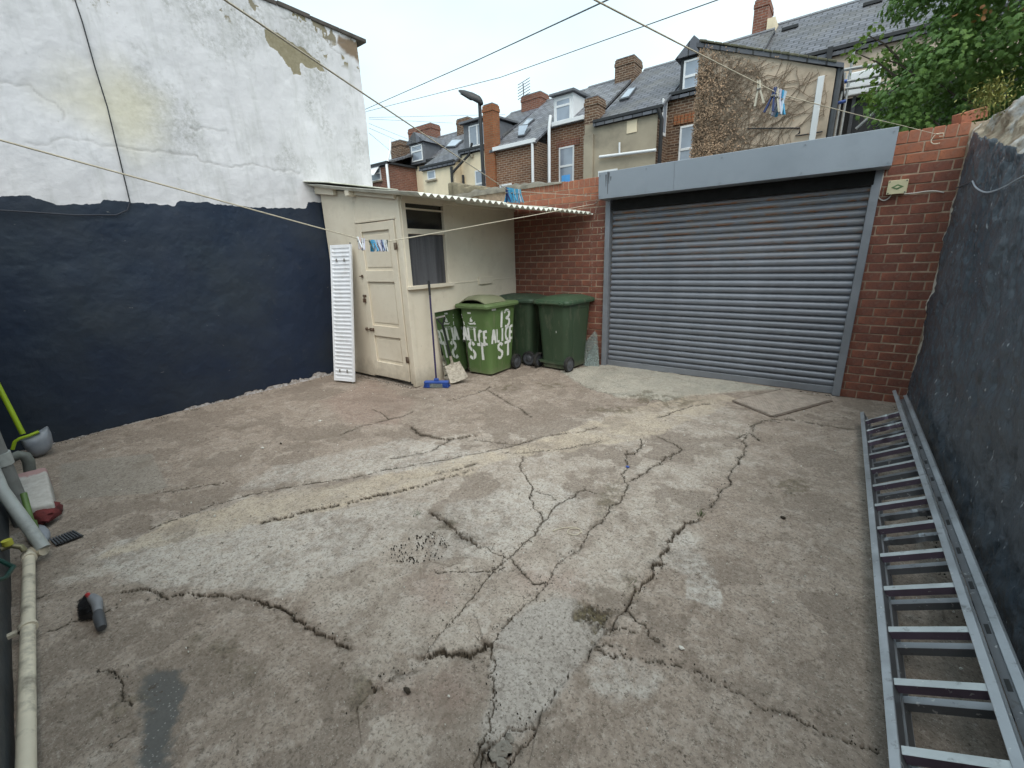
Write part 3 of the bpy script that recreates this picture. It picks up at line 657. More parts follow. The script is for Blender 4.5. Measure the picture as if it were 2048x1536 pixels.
# ---- roller shutter
sh = empty('roller_shutter', ((JL+JR)/2, D, 0), 0, 'grey steel roller shutter door with long blue grey housing', 'roller shutter')
def steel(name, col, rust=True, rough=.42):
    m = NT(name); n = m.noise(3, 5, .6); r = m.rnd()
    c = m.mix(m.ramp(n, .3, .7), [x*.82 for x in col], [x*1.15 for x in col]); c = m.mix(m.math('MULTIPLY', r, .45), c, [x*.62 for x in col])
    c = m.mix(m.ramp(m.noise(6, 6, .7, vec=m.vec(scale=(.25, 1, 1))), .55, .72, 0, .5), c, [x*.55 for x in col])
    if rust:
        X = m.sepx(m.n('ShaderNodeNewGeometry').outputs['Position'])
        hi = m.ramp(X[2], 1.25, 1.9)
        mpn = m.n('ShaderNodeMapping'); mpn.inputs['Scale'].default_value = (.8, 1, 2.6); m.l(m.n('ShaderNodeNewGeometry').outputs['Position'], mpn.inputs[0]); rn = m.ramp(m.noise(4, 5, .7, vec=mpn.outputs[0]), .49, .56)
        low = m.ramp(m.sepx(m.vec())[2], -.004, -.024)
        c = m.mix(m.math('MULTIPLY', m.math('MULTIPLY', hi, rn), m.math('MULTIPLY', low, .9)), c, (.27, .115, .045))
        c = m.mix(m.math('MULTIPLY', hi, m.ramp(m.noise(8, 5, .7, vec=m.n('ShaderNodeNewGeometry').outputs['Position']), .42, .62, 0, .6)), c, (.21, .19, .175))
    return m.fin(c, m.ramp(n, .3, .7, rough-.06, rough+.12), m.bump(m.noise(90, 3), .08, .002), .25, .5)
M['slat'] = steel('shutter_slat', (.225, .24, .275)); M['guide'] = steel('shutter_guide', (.25, .265, .295), False)
M['housing'] = plain('shutter_housing', (.265, .295, .335), .45, .06, 1.2, .2, dirt=(.22, .25, .28), dscale=3, damt=.5, bump=.05)
PITCH = .0768; zt = 2.215
prof = [(0, -.038), (-.004, -.036), (-.013, -.032), (-.021, -.020), (-.024, -.003), (-.020, .014), (-.010, .0255), (.002, .0295), (.010, .0285), (.012, .038), (.016, .038), (.016, -.038)]
sl = MB(); sl.prism([(JL+.02, a, b) for a, b in prof], (JR-JL-.03, 0, 0)); slm = sl.build('slat', M['slat'], smooth=35); slm.parent = sh
slm.matrix_parent_inverse = Matrix.Translation((-sh.location.x, -D, 0))
nsl = 27
for k in range(nsl):
    o = slm if k == 0 else slm.copy()
    if k: COL.objects.link(o)
    o.location = (random.uniform(-.001, .001), D+.045+random.uniform(-.0012, .0012), .085+PITCH*(k+.5)); o.rotation_euler = (random.gauss(0, .012), 0, 0)
under(MB().box(JL+.01, JR-.005, D+.012, D+.05, .004, .082).build('bottom_bar', M['guide'], bevel=.004), sh)
for a, b in ((JL-.062, JL+.006), (JR-.008, JR+.062)):
    under(MB().box(a, b, D-.045, D+.06, .0, 2.27).build('guide_rail', M['guide'], bevel=.004), sh)
hx0, hx1, hy = -2.665, .222, D-.25
hz0, hz1 = 2.262, 2.575
under(MB().add([(hx0, hy, hz0), (hx1, hy, hz0), (hx1, hy-.012, hz1), (hx0, hy-.012, hz1), (hx0, D-.004, hz0), (hx1, D-.004, hz0), (hx1, D-.004, hz1+.03), (hx0, D-.004, hz1+.03)],
      [(0, 1, 2, 3), (3, 2, 6, 7), (0, 3, 7, 4), (1, 5, 6, 2), (4, 7, 6, 5), (0, 4, 5, 1)]).build('housing', M['housing'], bevel=.004), sh)
for x in (hx0+.02, hx0+.62, hx0+1.45, hx0+2.2, hx1-.03):
    for z_ in (hz0+.03, hz1-.035): under(MB().tube([(x, hy-.002-(z_-hz0)*.038, z_), (x, hy-.008-(z_-hz0)*.038, z_)], .007, 8).build('rivet', M['guide'], smooth=40), sh)
under(MB().prism([(hx0+.95, hy-.001, hz0+.004), (hx0+.953, hy-.001, hz0+.004), (hx0+.953, hy-.013, hz1-.004), (hx0+.95, hy-.013, hz1-.004)], (0, -.0015, 0)).build('seam', M['guide']), sh)
ds = MB()
for a, b, c_ in ((.10, .28, .14), (.125, .31, .05), (.14, .30, .17), (.165, .25, .2)): ds.prism([(hx0+a, hy-.0005-c_*.038, hz0+c_), (hx0+a+.005, hy-.0005-c_*.038, hz0+c_), (hx0+a+.012, hy-.0005-b*.038, hz0+b), (hx0+a-.006, hy-.0005-b*.038, hz0+b)], (0, -.0012, 0))
under(ds.build('drip_stain', M['dgrey']), sh)
under(MB().box(hx0+.1, hx1-.1, D-.05, D+.03, 2.135, hz0-.002).build('shade_seal', plain('shade_black_rubber', (.004, .004, .004), .9, .2, 5, bump=0)), sh)  # black rubber; the shade under the housing is put into its colour
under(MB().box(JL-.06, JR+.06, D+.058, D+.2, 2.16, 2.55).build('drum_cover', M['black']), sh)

# ================================================================== SHED
def creampaint(name, k=1.):
    m = NT(name); n = m.noise(1.8, 6, .6); g = m.n('ShaderNodeNewGeometry').outputs['Position']
    c = m.mix(m.ramp(n, .35, .65), [x*k for x in (.74, .66, .53)], [x*k for x in (.80, .73, .60)])
    c = m.mix(m.ramp(m.noise(5, 7, .7, vec=g), .52, .7, 0, .4), c, (.58, .51, .40))
    c = m.mix(m.ramp(m.noise(30, 4, .7, vec=g), .68, .74, 0, .7), c, (.30, .25, .18))
    dz = m.math('ADD', m.sepx(g)[2], m.math('MULTIPLY', m.math('SUBTRACT', m.noise(6, 5, .7, vec=g), .5), .5))
    c = m.mix(m.ramp(dz, -.05, .28, .75, 0), c, (.30, .26, .20))          # splash stains near the ground
    return m.fin(c, m.ramp(n, .3, .7, .55, .75), m.bump(m.noise(22, 5, .65, vec=g), .35, .006), spec=.35)
M['shed'] = creampaint('cream_gloss_paint'); M['wood'] = creampaint('cream_wood_paint', .97)
shed = empty('garden_shed', (-5.0, 4.5, 0), 0, 'cream painted lean-to shed with panelled door and corrugated roof', 'shed')
P = lambda b, n, mat='shed', bev=.004, sm=False: under(b.build(n, M[mat], bevel=bev, smooth=sm), shed)
rz = lambda x: 2.59-(x-LX)*.157-.045        # underside of the roof
# front wall round the door opening, panels of board
P(MB().prism([(LX+.03, SY, .03), (-5.085, SY, .03), (-5.085, SY, rz(-5.085)), (LX+.03, SY, rz(LX))], (0, .05, 0)), 'front_panel')
P(MB().prism([(-5.083, SY, 2.055), (SX-.05, SY, 2.055), (SX-.05, SY, rz(SX)), (-5.083, SY, rz(-5.083))], (0, .05, 0)), 'front_panel')
P(MB().prism([(-4.308, SY, .03), (SX-.05, SY, .03), (SX-.05, SY, 2.053), (-4.308, SY, 2.053)], (0, .05, 0)), 'front_panel')
P(MB().box(SX-.048, SX+.012, SY-.012, SY+.06, .0, rz(SX)), 'corner_post', 'wood')
P(MB().box(-5.10, -5.085, SY-.008, SY+.04, .05, 2.07).box(-5.10, -4.30, SY-.008, SY+.04, 2.056, 2.078), 'door_frame', 'wood', .002)
# side wall: masonry skirt, boards above, window hole between
wy0, wy1, wz0, wz1 = 3.535, 4.205, 1.27, 2.235
P(MB().box(SX-.06, SX, SY+.062, D-.004, -.02, 1.262), 'side_skirt')
P(MB().box(SX-.05, SX-.004, wy1+.045, D-.004, 1.264, 2.31), 'side_panel')
P(MB().box(SX-.05, SX-.004, SY+.062, wy0-.045, 1.264, 2.31), 'side_panel')
P(MB().box(SX-.05, SX-.004, wy0-.043, wy1+.043, 2.272, 2.315), 'side_panel')
P(MB().box(SX-.006, SX+.006, wy1+.05, D-.01, 1.256, 1.272), 'side_bead', 'wood', .002)
# window: frame, transom, panes behind
win = P(MB().box(SX-.05, SX+.022, wy0-.04, wy0+.028, wz0-.03, wz1+.035).box(SX-.05, SX+.022, wy1-.028, wy1+.04, wz0-.03, wz1+.035)
        .box(SX-.05, SX+.02, wy0+.03, wy1-.03, wz1-.005, wz1+.033).box(SX-.05, SX+.02, wy0+.03, wy1-.03, 1.885, 1.945), 'window', 'wood', .003)
sill = MB().box(SX-.05, SX+.055, wy0-.055, wy1+.055, wz0-.035, wz0+.008).build('sill', M['wood'], bevel=.004); under(sill, shed)
def subp(o, par):
    o.parent = par; o.matrix_parent_inverse = par.matrix_parent_inverse.copy() if False else Matrix.Identity(4); return o
def dusty_pane():
    m = NT('net_behind_glass'); f = m.noise(9, 3, .6, vec=m.vec(scale=(1, 1, .05))); h = m.voro(95, vec=m.vec(scale=(1, 1, 1)))
    c = m.mix(m.ramp(f, .35, .65), (.055, .055, .06), (.135, .135, .145)); c = m.mix(m.ramp(h, .2, .5, .35, 0), c, (.04, .04, .045)); return m.fin(c, .22, spec=.6)
subp(MB().box(SX-.03, SX-.026, wy0+.028, wy1-.028, 1.945, wz1-.005).build('pane', M['pane_dark']), win)
subp(MB().box(SX-.03, SX-.026, wy0+.028, wy1-.028, wz0+.008, 1.885).build('pane', dusty_pane()), win)
subp(MB().box(SX-.05, SX+.012, wy0+.03, wy1-.03, wz1-.075, wz1-.058).build('glazing_bead', M['wood']), win)
m = NT('net_curtain'); hx = m.voro(60); ncm = m.fin(m.mix(m.ramp(hx, .2, .5), (.33, .33, .36), (.2, .2, .22)), .9)
nc = MB(); nn = 26
vs = [(SX-.024+.004*math.sin(i*1.9), wy0+.05+(wy1-wy0-.1)*i/nn, z) for z in (wz0+.012, 1.87) for i in range(nn+1)]
nc.add(vs, [(i, i+1, nn+2+i, nn+1+i) for i in range(nn)])
cu = nc.build('curtain', M['pane_dark'], fix=False); cu.data.materials[0] = ncm; under(cu, shed); cu.location.x -= .022
vb = P(MB().box(SX-.004, SX+.03, 4.80, 5.10, 1.215, 1.315), 'vent_cover', 'wood', .004)
# fascia pieces and rafters under the verge
P(MB().prism([(LX+.0, SY-.06, 2.48), (LX+.43, SY-.06, 2.42), (LX+.43, SY-.06, 2.53), (LX, SY-.06, 2.6)], (0, .055, 0)), 'barge_board', 'wood', .003)
P(MB().prism([(-4.98, SY-.05, 2.38), (-4.22, SY-.05, 2.26), (-4.22, SY-.05, 2.325), (-4.98, SY-.05, 2.44)], (0, .045, 0)), 'barge_board', 'wood', .003)
P(MB().box(-5.06, -4.98, SY-.12, SY+.0, 2.37, 2.44), 'rafter_end', 'wood', .004)
P(MB().box(SX-.005, SX+.04, SY+.02, D-.02, 2.255, 2.30), 'wall_plate', 'wood', .004)
# door: stiles, rails and recessed panels
dx0, dx1, dz0, dz1 = -5.075, -4.318, .055, 2.045
door = P(MB().box(dx0, dx1, SY+.012, SY+.03, dz0, dz1), 'door', 'wood', .002)
def dpart(n, *b): o = MB().box(*b).build(n, M['wood'], bevel=.004); return subp(o, door)
for a, b in ((dx0, dx0+.1), (dx1-.1, dx1)): dpart('stile', a, b, SY-.014, SY+.0115, dz0, dz1)
for a, b in ((dz1-.10, dz1-.002), (1.33, 1.47), (.62, .76), (dz0+.002, .26)): dpart('rail', dx0+.101, dx1-.101, SY-.012, SY+.0115, a, b)
for a, b in ((.30, .58), (.80, 1.29), (1.51, 1.90)): dpart('panel', dx0+.13, dx1-.13, SY+.004, SY+.0118, a, b)
M['rusty'] = plain('rusty_iron', (.09, .05, .03), .7, .5, 30, dirt=(.35, .32, .26), dscale=20)
def metal(n, b): return subp(b.build(n, M['rusty'], bevel=.002), door)
metal('bolt', MB().tube([(dx0-.05, SY-.03, .70), (dx0+.14, SY-.03, .70)], .007).box(dx0+.05, dx0+.08, SY-.035, SY-.013, .68, .72).box(dx0+.11, dx0+.13, SY-.035, SY-.013, .68, .72).box(dx0-.045, dx0-.02, SY-.035, SY-.004, .68, .72))
metal('padlock', MB().box(dx0-.01, dx0+.035, SY-.04, SY-.016, 1.06, 1.11).tube([(dx0, SY-.028, 1.11), (dx0+.003, SY-.028, 1.135), (dx0+.024, SY-.028, 1.135), (dx0+.026, SY-.028, 1.11)], .004))
metal('hasp', MB().box(dx0-.03, dx0+.05, SY-.02, SY-.0145, 1.13, 1.16))
metal('latch', MB().tube([(dx0-.04, SY-.025, 1.40), (dx0+.05, SY-.025, 1.395)], .006).box(dx0+.01, dx0+.03, SY-.03, SY-.0145, 1.38, 1.42))
for z in (.35, 1.75): metal('hinge', MB().box(dx1-.03, dx1+.03, SY-.02, SY-.0145, z-.04, z+.04))
# corrugated sheets: ridges run down the slope, eave line runs askew
M['asb'] = plain('cement_sheet', (.66, .66, .59), .9, .15, 6, dirt=(.16, .16, .10), dscale=2.5, bump=.4, bscale=50, spec=.2)
def eave(y): return -3.70+.362*(y-3.35)
def sheet(y0, y1, dz, over=0.):
    ny = int((y1-y0)/.076*8); ys = np.linspace(y0, y1, ny); rings = []; mb = MB(); nxs = 8
    top = []; bot = []
    for y in ys:
        e = eave(y)+over; wv = .0165*math.cos(2*math.pi*(y-y0)/.076)
        row = []
        for i in range(nxs):
            t = i/(nxs-1); x = LX-.05+(e-LX+.05)*t
            row.append((x, y, 2.59-(x-LX)*.157+wv*sstep(-.02, .15, t)+dz-.012*math.sin(t*3.1)))
        top.append(row)
    n = len(top); vs = [p for r in top for p in r]+[(p[0], p[1], p[2]-.007) for r in top for p in r]; o = n*nxs; fs = []
    for a in range(n-1):
        for b in range(nxs-1):
            i = a*nxs+b; fs += [(i, i+1, i+nxs+1, i+nxs), (o+i, o+i+nxs, o+i+nxs+1, o+i+1)]
        i = a*nxs+nxs-1; fs.append((i, i+nxs, o+i+nxs, o+i)); i = a*nxs; fs.append((i, o+i, o+i+nxs, i+nxs))
    for b in range(nxs-1):
        fs += [(b, o+b, o+b+1, b+1), ((n-1)*nxs+b, (n-1)*nxs+b+1, o+(n-1)*nxs+b+1, o+(n-1)*nxs+b)]
    return mb.add(vs, fs)
P(sheet(3.33, 4.40, 0.), 'roof_sheet', 'asb', 0, 60); P(sheet(4.36, 5.00, -.016, .012), 'roof_sheet', 'asb', 0, 60); P(sheet(4.97, 5.71, .0, -.004), 'roof_sheet', 'asb', 0, 60)
P(MB().prism([(LX-.02, 3.28, 2.612), (LX+.02, 3.28, 2.612), (-5.3, 3.33, 2.545), (-5.3, 4.4, 2.56), (LX-.02, 4.4, 2.63)], (0, 0, .012)), 'flashing_sheet', 'asb', .002)

# ================================================================== RADIATOR, MIRROR, BROOM, SHOVEL
M['enamel'] = plain('white_enamel', (.80, .82, .86), .35, .05, 4, dirt=(.5, .47, .42), dscale=6, bump=0, damt=.25)
M['steelpart'] = plain('bare_steel', (.25, .24, .22), .45, .3, 20, .6)
def make_radiator():
    root = empty('radiator', (-5.232, 3.09, .005), 0, 'long white panel radiator stood on end against the cream shed', 'radiator')
    w, h, d = .345, 1.80, .03; mb = MB(); pts = []; n = 33
    rows = []; z = 0.
    zs = [0, .035]; p = (h-.07)/n
    prof = [(0, 0.), (.035, 0.)]
    for i in range(n):
        a = .035+i*p; prof += [(a+p*.12, 0), (a+p*.26, .011), (a+p*.74, .011), (a+p*.88, 0)]
    prof += [(h-.035, 0), (h, 0)]
    xs = [(-w/2, 0), (-w/2+.028, 0), (-w/2+.045, 1), (w/2-.045, 1), (w/2-.028, 0), (w/2, 0)]
    vs = [(x, q*k, z) for z, q in prof for x, k in xs]; nx_ = len(xs); fs = []
    for a in range(len(prof)-1):
        for b in range(nx_-1): i = a*nx_+b; fs.append((i, i+1, i+nx_+1, i+nx_))
    mb.add(vs, fs); body = mb.build('front_sheet', M['enamel'], root, smooth=30)
    MB().box(-w/2, w/2, .0125, d, .0, h).build('back_sheet', M['enamel'], root, bevel=.005)
    MB().box(-w/2, -w/2+.008, -.002, .012, 0, h).box(w/2-.008, w/2, -.002, .012, 0, h).build('edge_seam', M['enamel'], root)
    for z in (.12, h-.22):
        for x in (-.06, .07): MB().box(x-.006, x+.006, -.02, -.0015, z, z+.04).build('hanger', M['steelpart'], root, bevel=.002)
    for z in (-.03,): MB().tube([(w/2-.03, .015, z), (w/2-.03, .015, 0)], .012).build('valve', M['steelpart'], root)
    MB().tube([(w/2-.02, .015, h), (w/2-.02, .015, h+.025)], .01).build('bleed_plug', M['steelpart'], root)
    # lean back on the wall, a little askew
    bx = Vector((.335, .09, 0)).normalized(); up = Vector((0, .29, 1.755)).normalized(); yv = up.cross(bx).normalized(); up = bx.cross(yv)
    root.matrix_world = Matrix.Translation((-5.232, 3.085, .03)) @ Matrix((bx, yv, up)).transposed().to_4x4()
make_radiator()

mm = NT('mirror_silver'); mm.fin((.56, .60, .58), mm.ramp(mm.noise(6, 4), .5, .8, .015, .1), metal=1.)
mr = empty('leaning_mirror', (-4.14, 4.08, .05), 0, 'frameless mirror leaning on the shed wall reflecting the lettered bin', 'mirror')
ya, yb = 3.905, 4.40
q = [(-4.135, ya+.02, .05), (-4.135, yb, .05), (-4.192, yb-.015, .925), (-4.192, ya-.02, .915)]
under(MB().prism(q, (-.006, 0, 0)).build('glass', mm.m), mr)
under(MB().prism([(-4.142, ya+.03, .055), (-4.142, yb-.005, .055), (-4.199, yb-.02, .92), (-4.199, ya-.01, .91)], (-.005, 0, 0)).build('backing', M['black']), mr)
tag(MB().box(-4.18, -4.02, 3.93, 4.2, -.02, .045).build('kerb_stone', plain('kerb_stone', (.30, .28, .24), .9, .3, 14, bump=.6), bevel=.02), 'small grey stone under the leaning mirror', 'stone')

M['blue'] = plain('blue_plastic', (.035, .085, .33), .45, .2, 6, bump=0); M['navyplastic'] = plain('dark_blue_plastic', (.02, .018, .07), .4, .2, 8, bump=0)
M['grit'] = plain('grey_bristle', (.24, .27, .27), .9, .4, 60, bump=.8, bscale=200)
b0 = at(873, 764, Z=.06); bt = np.array([SX+.062, 3.79, 1.325])
br = empty('yard_broom', (b0[0], b0[1], 0), 0, 'blue headed broom leaning on the shed window sill', 'broom')
under(MB().tube([b0, b0+(bt-b0)*.86], .0115, 10).build('handle', plain('dark_purple_handle', (.03, .02, .075), .4, .3, 5, bump=0), smooth=True), br)
under(MB().tube([b0+(bt-b0)*.862, bt], .014, 10).build('grip', M['black'], smooth=True), br)
hd = np.array([.30, .17, 0.]); hd = hd/np.linalg.norm(hd); hn = np.array([hd[1], -hd[0], 0])
def hb(u, v, z): return tuple(np.array([b0[0], b0[1], 0])+hd*u+hn*v+np.array([0, 0, z]))
def hbox(u0, u1, v0, v1, z0, z1): return [hb(u0, v0, z0), hb(u1, v0, z0), hb(u1, v1, z0), hb(u0, v1, z0)], [hb(u0, v0, z1), hb(u1, v0, z1), hb(u1, v1, z1), hb(u0, v1, z1)]
under(MB().hexa(*hbox(-.16, .16, -.035, .035, .045, .075)).hexa(*hbox(-.03, .03, -.02, .02, .075, .11)).build('head', M['blue'], bevel=.008), br)
def tufts(n, us, vs_, z0, z1, splay, fn, r=.0025):
    mb = MB()
    for i in range(n):
        u = random.uniform(*us); v = random.uniform(*vs_); du = random.uniform(-splay, splay); dv = random.uniform(-splay, splay)
        a = np.array(fn(u, v, z1)); b = np.array(fn(u+du, v+dv, z0)); t = np.array([r, 0, 0]); s_ = np.array([0, r, 0])
        mb.add([a-t, a+t, b+t, b-t, a-s_, a+s_, b+s_, b-s_], [(0, 1, 2, 3), (4, 5, 6, 7)])
    return mb
under(tufts(420, (-.155, -.085), (-.04, .04), -.003, .046, .02, hb).build('bristles', M['blue'], fix=False), br)['kind'] = 'stuff'
under(tufts(620, (-.085, .09), (-.04, .04), -.003, .046, .02, hb).build('bristles', M['grit'], fix=False), br)['kind'] = 'stuff'
under(tufts(420, (.09, .155), (-.04, .04), -.003, .046, .02, hb).build('bristles', M['blue'], fix=False), br)['kind'] = 'stuff'

M['spade'] = plain('cement_caked_steel', (.40, .36, .30), .9, .25, 18, dirt=(.07, .055, .04), dscale=25, bump=.7, bscale=60)
s0 = at(905, 729, Z=.20); top = at(880, 634, X=-4.10); top = np.array([-4.09, top[1], top[2]])
shv = empty('shovel', (s0[0], s0[1], 0), 0, 'square mouth shovel with caked blade leaning by the lettered bin', 'shovel')
ax = (top-s0)/np.linalg.norm(top-s0)
under(MB().tube([s0-ax*.02, s0+ax*.10, s0+ax*.13], [.02, .018, .016], 10).build('socket', M['spade'], smooth=True), shv)
under(MB().tube([s0+ax*.12, top-ax*.10], .0155, 10).build('shaft', plain('dark_green_shaft', (.012, .02, .016), .4, .3, 6), smooth=True), shv)
sv = np.cross(ax, np.array([.75, -.66, 0.])); sv /= np.linalg.norm(sv)
under(MB().tube([top-ax*.11, top-ax*.06+sv*.03, top+sv*.055], .011).tube([top-ax*.11, top-ax*.06-sv*.03, top-sv*.055], .011).build('handle_yoke', M['black'], smooth=True), shv)
under(MB().tube([top-sv*.062, top+sv*.062], .014).build('grip', M['steelpart'], smooth=True), shv)
tip = at(922, 768, Z=.01)
bd = tip-s0; bd /= np.linalg.norm(bd); bs = np.cross(bd, np.array([.5, -.6, .62])); bs /= np.linalg.norm(bs); bn = np.cross(bs, bd)
if bn[2] < 0: bn = -bn
mb = MB(); rows = []; Lb = .33
for a in range(9):
    t = a/8; row = []
    for b in range(9):
        u = -1+b/4; hw_ = .105+.018*(t > .0)*t
        row.append(s0+bd*(Lb*t*(1-.0)-.0+.03*(1-abs(u))*(a == 0)*-1)+bs*hw_*u+bn*(.022*abs(u)**4+.018*math.exp(-t*9)*math.exp(-(u*4)**2)))
    rows.append(row)
vs = [p for r in rows for p in r]; fs = [(a*9+b, a*9+b+1, a*9+b+10, a*9+b+9) for a in range(8) for b in range(8)]
vs2 = [p-bn*.004 for p in vs]; o_ = len(vs)
per = list(range(9))+[9*a+8 for a in range(1, 9)]+list(range(79, 71, -1))+[9*a for a in range(7, 0, -1)]
mb.add(vs+vs2, fs+[tuple(o_+i for i in f[::-1]) for f in fs]+[(per[i], per[(i+1) % len(per)], o_+per[(i+1) % len(per)], o_+per[i]) for i in range(len(per))])
under(mb.build('blade', M['spade'], smooth=50), shv)

# ================================================================== WHEELIE BINS
def rrect(w, d, r, z, yoff=0., n=6):
    pts = []
    for cx, cy, a0 in ((w/2-r, d/2-r, 0), (-w/2+r, d/2-r, 90), (-w/2+r, -d/2+r, 180), (w/2-r, -d/2+r, 270)):
        for k in range(n): a = rad(a0+90*k/(n-1)); pts.append((cx+r*math.cos(a), yoff+cy+r*math.sin(a), z))
    return pts
def hdpe(name, col, rough=.42, dirt=(.25, .22, .17)):
    m = NT(name); n = m.noise(2.5, 6, .6); g = m.sepx(m.vec())
    c = m.mix(m.ramp(n, .3, .7), [x*.85 for x in col], [x*1.12 for x in col])
    c = m.mix(m.ramp(m.noise(14, 6, .7, vec=m.vec(scale=(1, 1, .25))), .56, .75, 0, .4), c, dirt)
    c = m.mix(m.ramp(m.math('ADD', g[2], m.math('MULTIPLY', m.math('SUBTRACT', m.noise(9, 4), .5), .25)), -.02, .12, .5, 0), c, dirt)
    return m.fin(c, m.ramp(n, .3, .7, rough-.05, rough+.15), m.bump(m.noise(120, 3), .12, .002), spec=.4)
M['rubber'] = plain('black_rubber', (.016, .016, .016), .75, .4, 20, dirt=(.1, .09, .07), dscale=9)
M['chalk'] = plain('white_brush_paint', (.78, .78, .76), .6, .08, 20, bump=.2)
WT, DT, WB, DB, ZT = .525, .655, .435, .53, .955
def face_pt(face, u, v, lift):
    """u 0..1 across as read, v height in m, on the tapered sides of a bin"""
    t = (v-.03)/(ZT-.03); w = WB+(WT-WB)*t; d = DB+(DT-DB)*t
    if face == 'front': return (-w/2+w*u, -d/2-lift, v)
    if face == 'right': return (w/2+lift, -d/2+d*u, v)
    if face == 'left': return (-w/2-lift, d/2-d*u, v)
    if face == 'back': return (w/2-w*u, d/2+lift, v)
def make_bin(name, col, lidcol, label, loc, rz_, domed=False, group=None):
    root = empty(name, loc, rz_, label, 'wheelie bin', group)
    pm = hdpe('bin_plastic_'+str(len(bpy.data.materials)), col); lm = hdpe('lid_plastic_'+str(len(bpy.data.materials)), lidcol, .5, (.34, .31, .24))
    rings = []
    for z, k in ((.03, 0), (.05, .0), (.2, 0), (.4, 0), (.6, 0), (.8, 0), (.93, 0)):
        t = (z-.03)/(ZT-.03); rings.append(rrect(WB+(WT-WB)*t, DB+(DT-DB)*t, .085 if z > .06 else .07, z))
    rings.insert(0, rrect(WB-.03, DB-.03, .05, .022))
    t = (.93-.03)/(ZT-.03)
    rings += [rrect(WT+.03, DT+.03, .06, .932), rrect(WT+.03, DT+.03, .06, .958)]
    rings += [rrect(WT-.02, DT-.02, .05, .958), rrect(WT-.05, DT-.05, .05, .80)]
    MB().loft(rings, True, True).build('body', pm, root, smooth=32)
    # pressed ribs on the sides
    for fc in ('right', 'left'):
        mb = MB(); a = [face_pt(fc, u, v, .003) for u, v in ((.26, .06), (.26, .80), (.32, .87), (.80, .87), (.86, .80), (.86, .30))]
        mb.tube(a, .004, 6); mb.build('side_rib', pm, root, smooth=True)
    for u in (.33, .67): MB().tube([face_pt('front', u, .05, .001), face_pt('front', u, .55, .001)], .005, 6).build('front_rib', pm, root, smooth=True)
    MB().tube([face_pt('back', .5, .06, .001), face_pt('back', .5, .88, .001)], .006, 6).build('back_rib', pm, root, smooth=True)
    # lid
    LW, LD = WT+.075, DT+.085; y_ = -.012; zb = .962
    lr = [rrect(LW, LD, .06, zb-.022, y_), rrect(LW+.006, LD+.006, .06, zb+.006, y_), rrect(LW, LD, .06, zb+.010, y_), rrect(LW-.012, LD-.012, .055, zb+.028, y_)]
    if domed: lr += [rrect(LW-.05, LD-.05, .05, zb+.034, y_), rrect(LW-.09, LD-.09, .04, zb+.036, y_)]
    else: lr += [rrect(LW-.06, LD-.06, .05, zb+.036, y_), rrect(LW-.26, LD-.30, .04, zb+.075, y_-.02), rrect(LW-.32, LD-.38, .03, zb+.078, y_-.02)]
    lid = MB().loft(lr).build('lid', lm, root, smooth=30)
    if domed:
        mb = MB(); n = 15; top_ = []; w2, l0, l1 = .46, -.34, .12
        for j, yy in enumerate((l0, l0+.06, l0+.2, l1-.05, l1)):
            row = []
            for i in range(n):
                s_ = -1+2*i/(n-1); hgt = .012+.10*(1-abs(s_)**2.6)*(1 if 0 < j < 4 else .55 if j == 0 else .75)
                row.append((s_*w2/2, yy, zb+.03+hgt*(1-.15*(j == 3))))
            top_.append(row)
        vs = [p for r in top_ for p in r]+[(p[0]*.97, p[1], p[2]-.012) for r in top_ for p in r]; o = 5*n
        fs = []
        for a in range(4):
            for b in range(n-1): i = a*n+b; fs += [(i, i+1, i+n+1, i+n), (o+i, o+i+n, o+i+n+1, o+i+1)]
        for b in range(n-1): fs += [(b, o+b, o+b+1, b+1), (4*n+b, 4*n+b+1, o+4*n+b+1, o+4*n+b)]
        for a in range(4): fs += [(a*n, a*n+n, o+a*n+n, o+a*n), (a*n+n-1, o+a*n+n-1, o+a*n+2*n-1, a*n+2*n-1)]
        hm = MB().add(vs, fs).build('lid_hump', hdpe('hump_plastic', (.20, .21, .13), .6, (.38, .35, .27)), None, smooth=50); hm.parent = lid
    else:
        for x in (-.17, 0, .17):
            g_ = MB().box(x-.012, x+.012, -LD/2+.03, LD/2-.12, zb+.03, zb+.04).build('lid_rib', lm, None, bevel=.003); g_.parent = lid
    # handle bar and hinges at the back
    yb_ = DT/2+.05
    MB().tube([(-WT/2+.03, yb_, .955), (WT/2-.03, yb_, .955)], .014, 8).build('handle_bar', pm, root, smooth=True)
    for x in (-.19, .19):
        MB().prism([(x-.02, DT/2-.01, .90), (x-.02, yb_+.015, .945), (x-.02, yb_+.015, .975), (x-.02, DT/2-.01, .985)], (.04, 0, 0)).build('hinge', lm, root, bevel=.004)
    MB().box(-.235, .235, DB/2-.015, DB/2+.02, .09, .13).tube([(-.26, DB/2+.005, .113), (.26, DB/2+.005, .113)], .011, 8).build('axle', pm, root)
    for s_ in (-1, 1):
        x = s_*.268; c = (x, DB/2+.005, .113)
        tr = MB(); n = 20; rr = []
        for dx, r_ in ((-.026, .088), (-.026, .102), (-.018, .112), (.018, .112), (.026, .102), (.026, .088)):
            rr.append([(c[0]+dx, c[1]+r_*math.cos(2*math.pi*k/n), c[2]+r_*math.sin(2*math.pi*k/n)) for k in range(n)])
        wh = tr.loft(rr, False, False).build('wheel', M['rubber'], root, smooth=40)
        rim = MB(); rr = [[(c[0]+s_*dx, c[1]+r_*math.cos(2*math.pi*k/n), c[2]+r_*math.sin(2*math.pi*k/n)) for k in range(n)] for dx, r_ in ((.0, .089), (.018, .088), (.012, .05), (.024, .034), (.026, .014))]
        r_o = rim.loft(rr, True, True).build('rim', M['dgrey'], None, smooth=40); r_o.parent = wh
    return root
GA = (.105, .175, .058); GD = (.045, .074, .042)
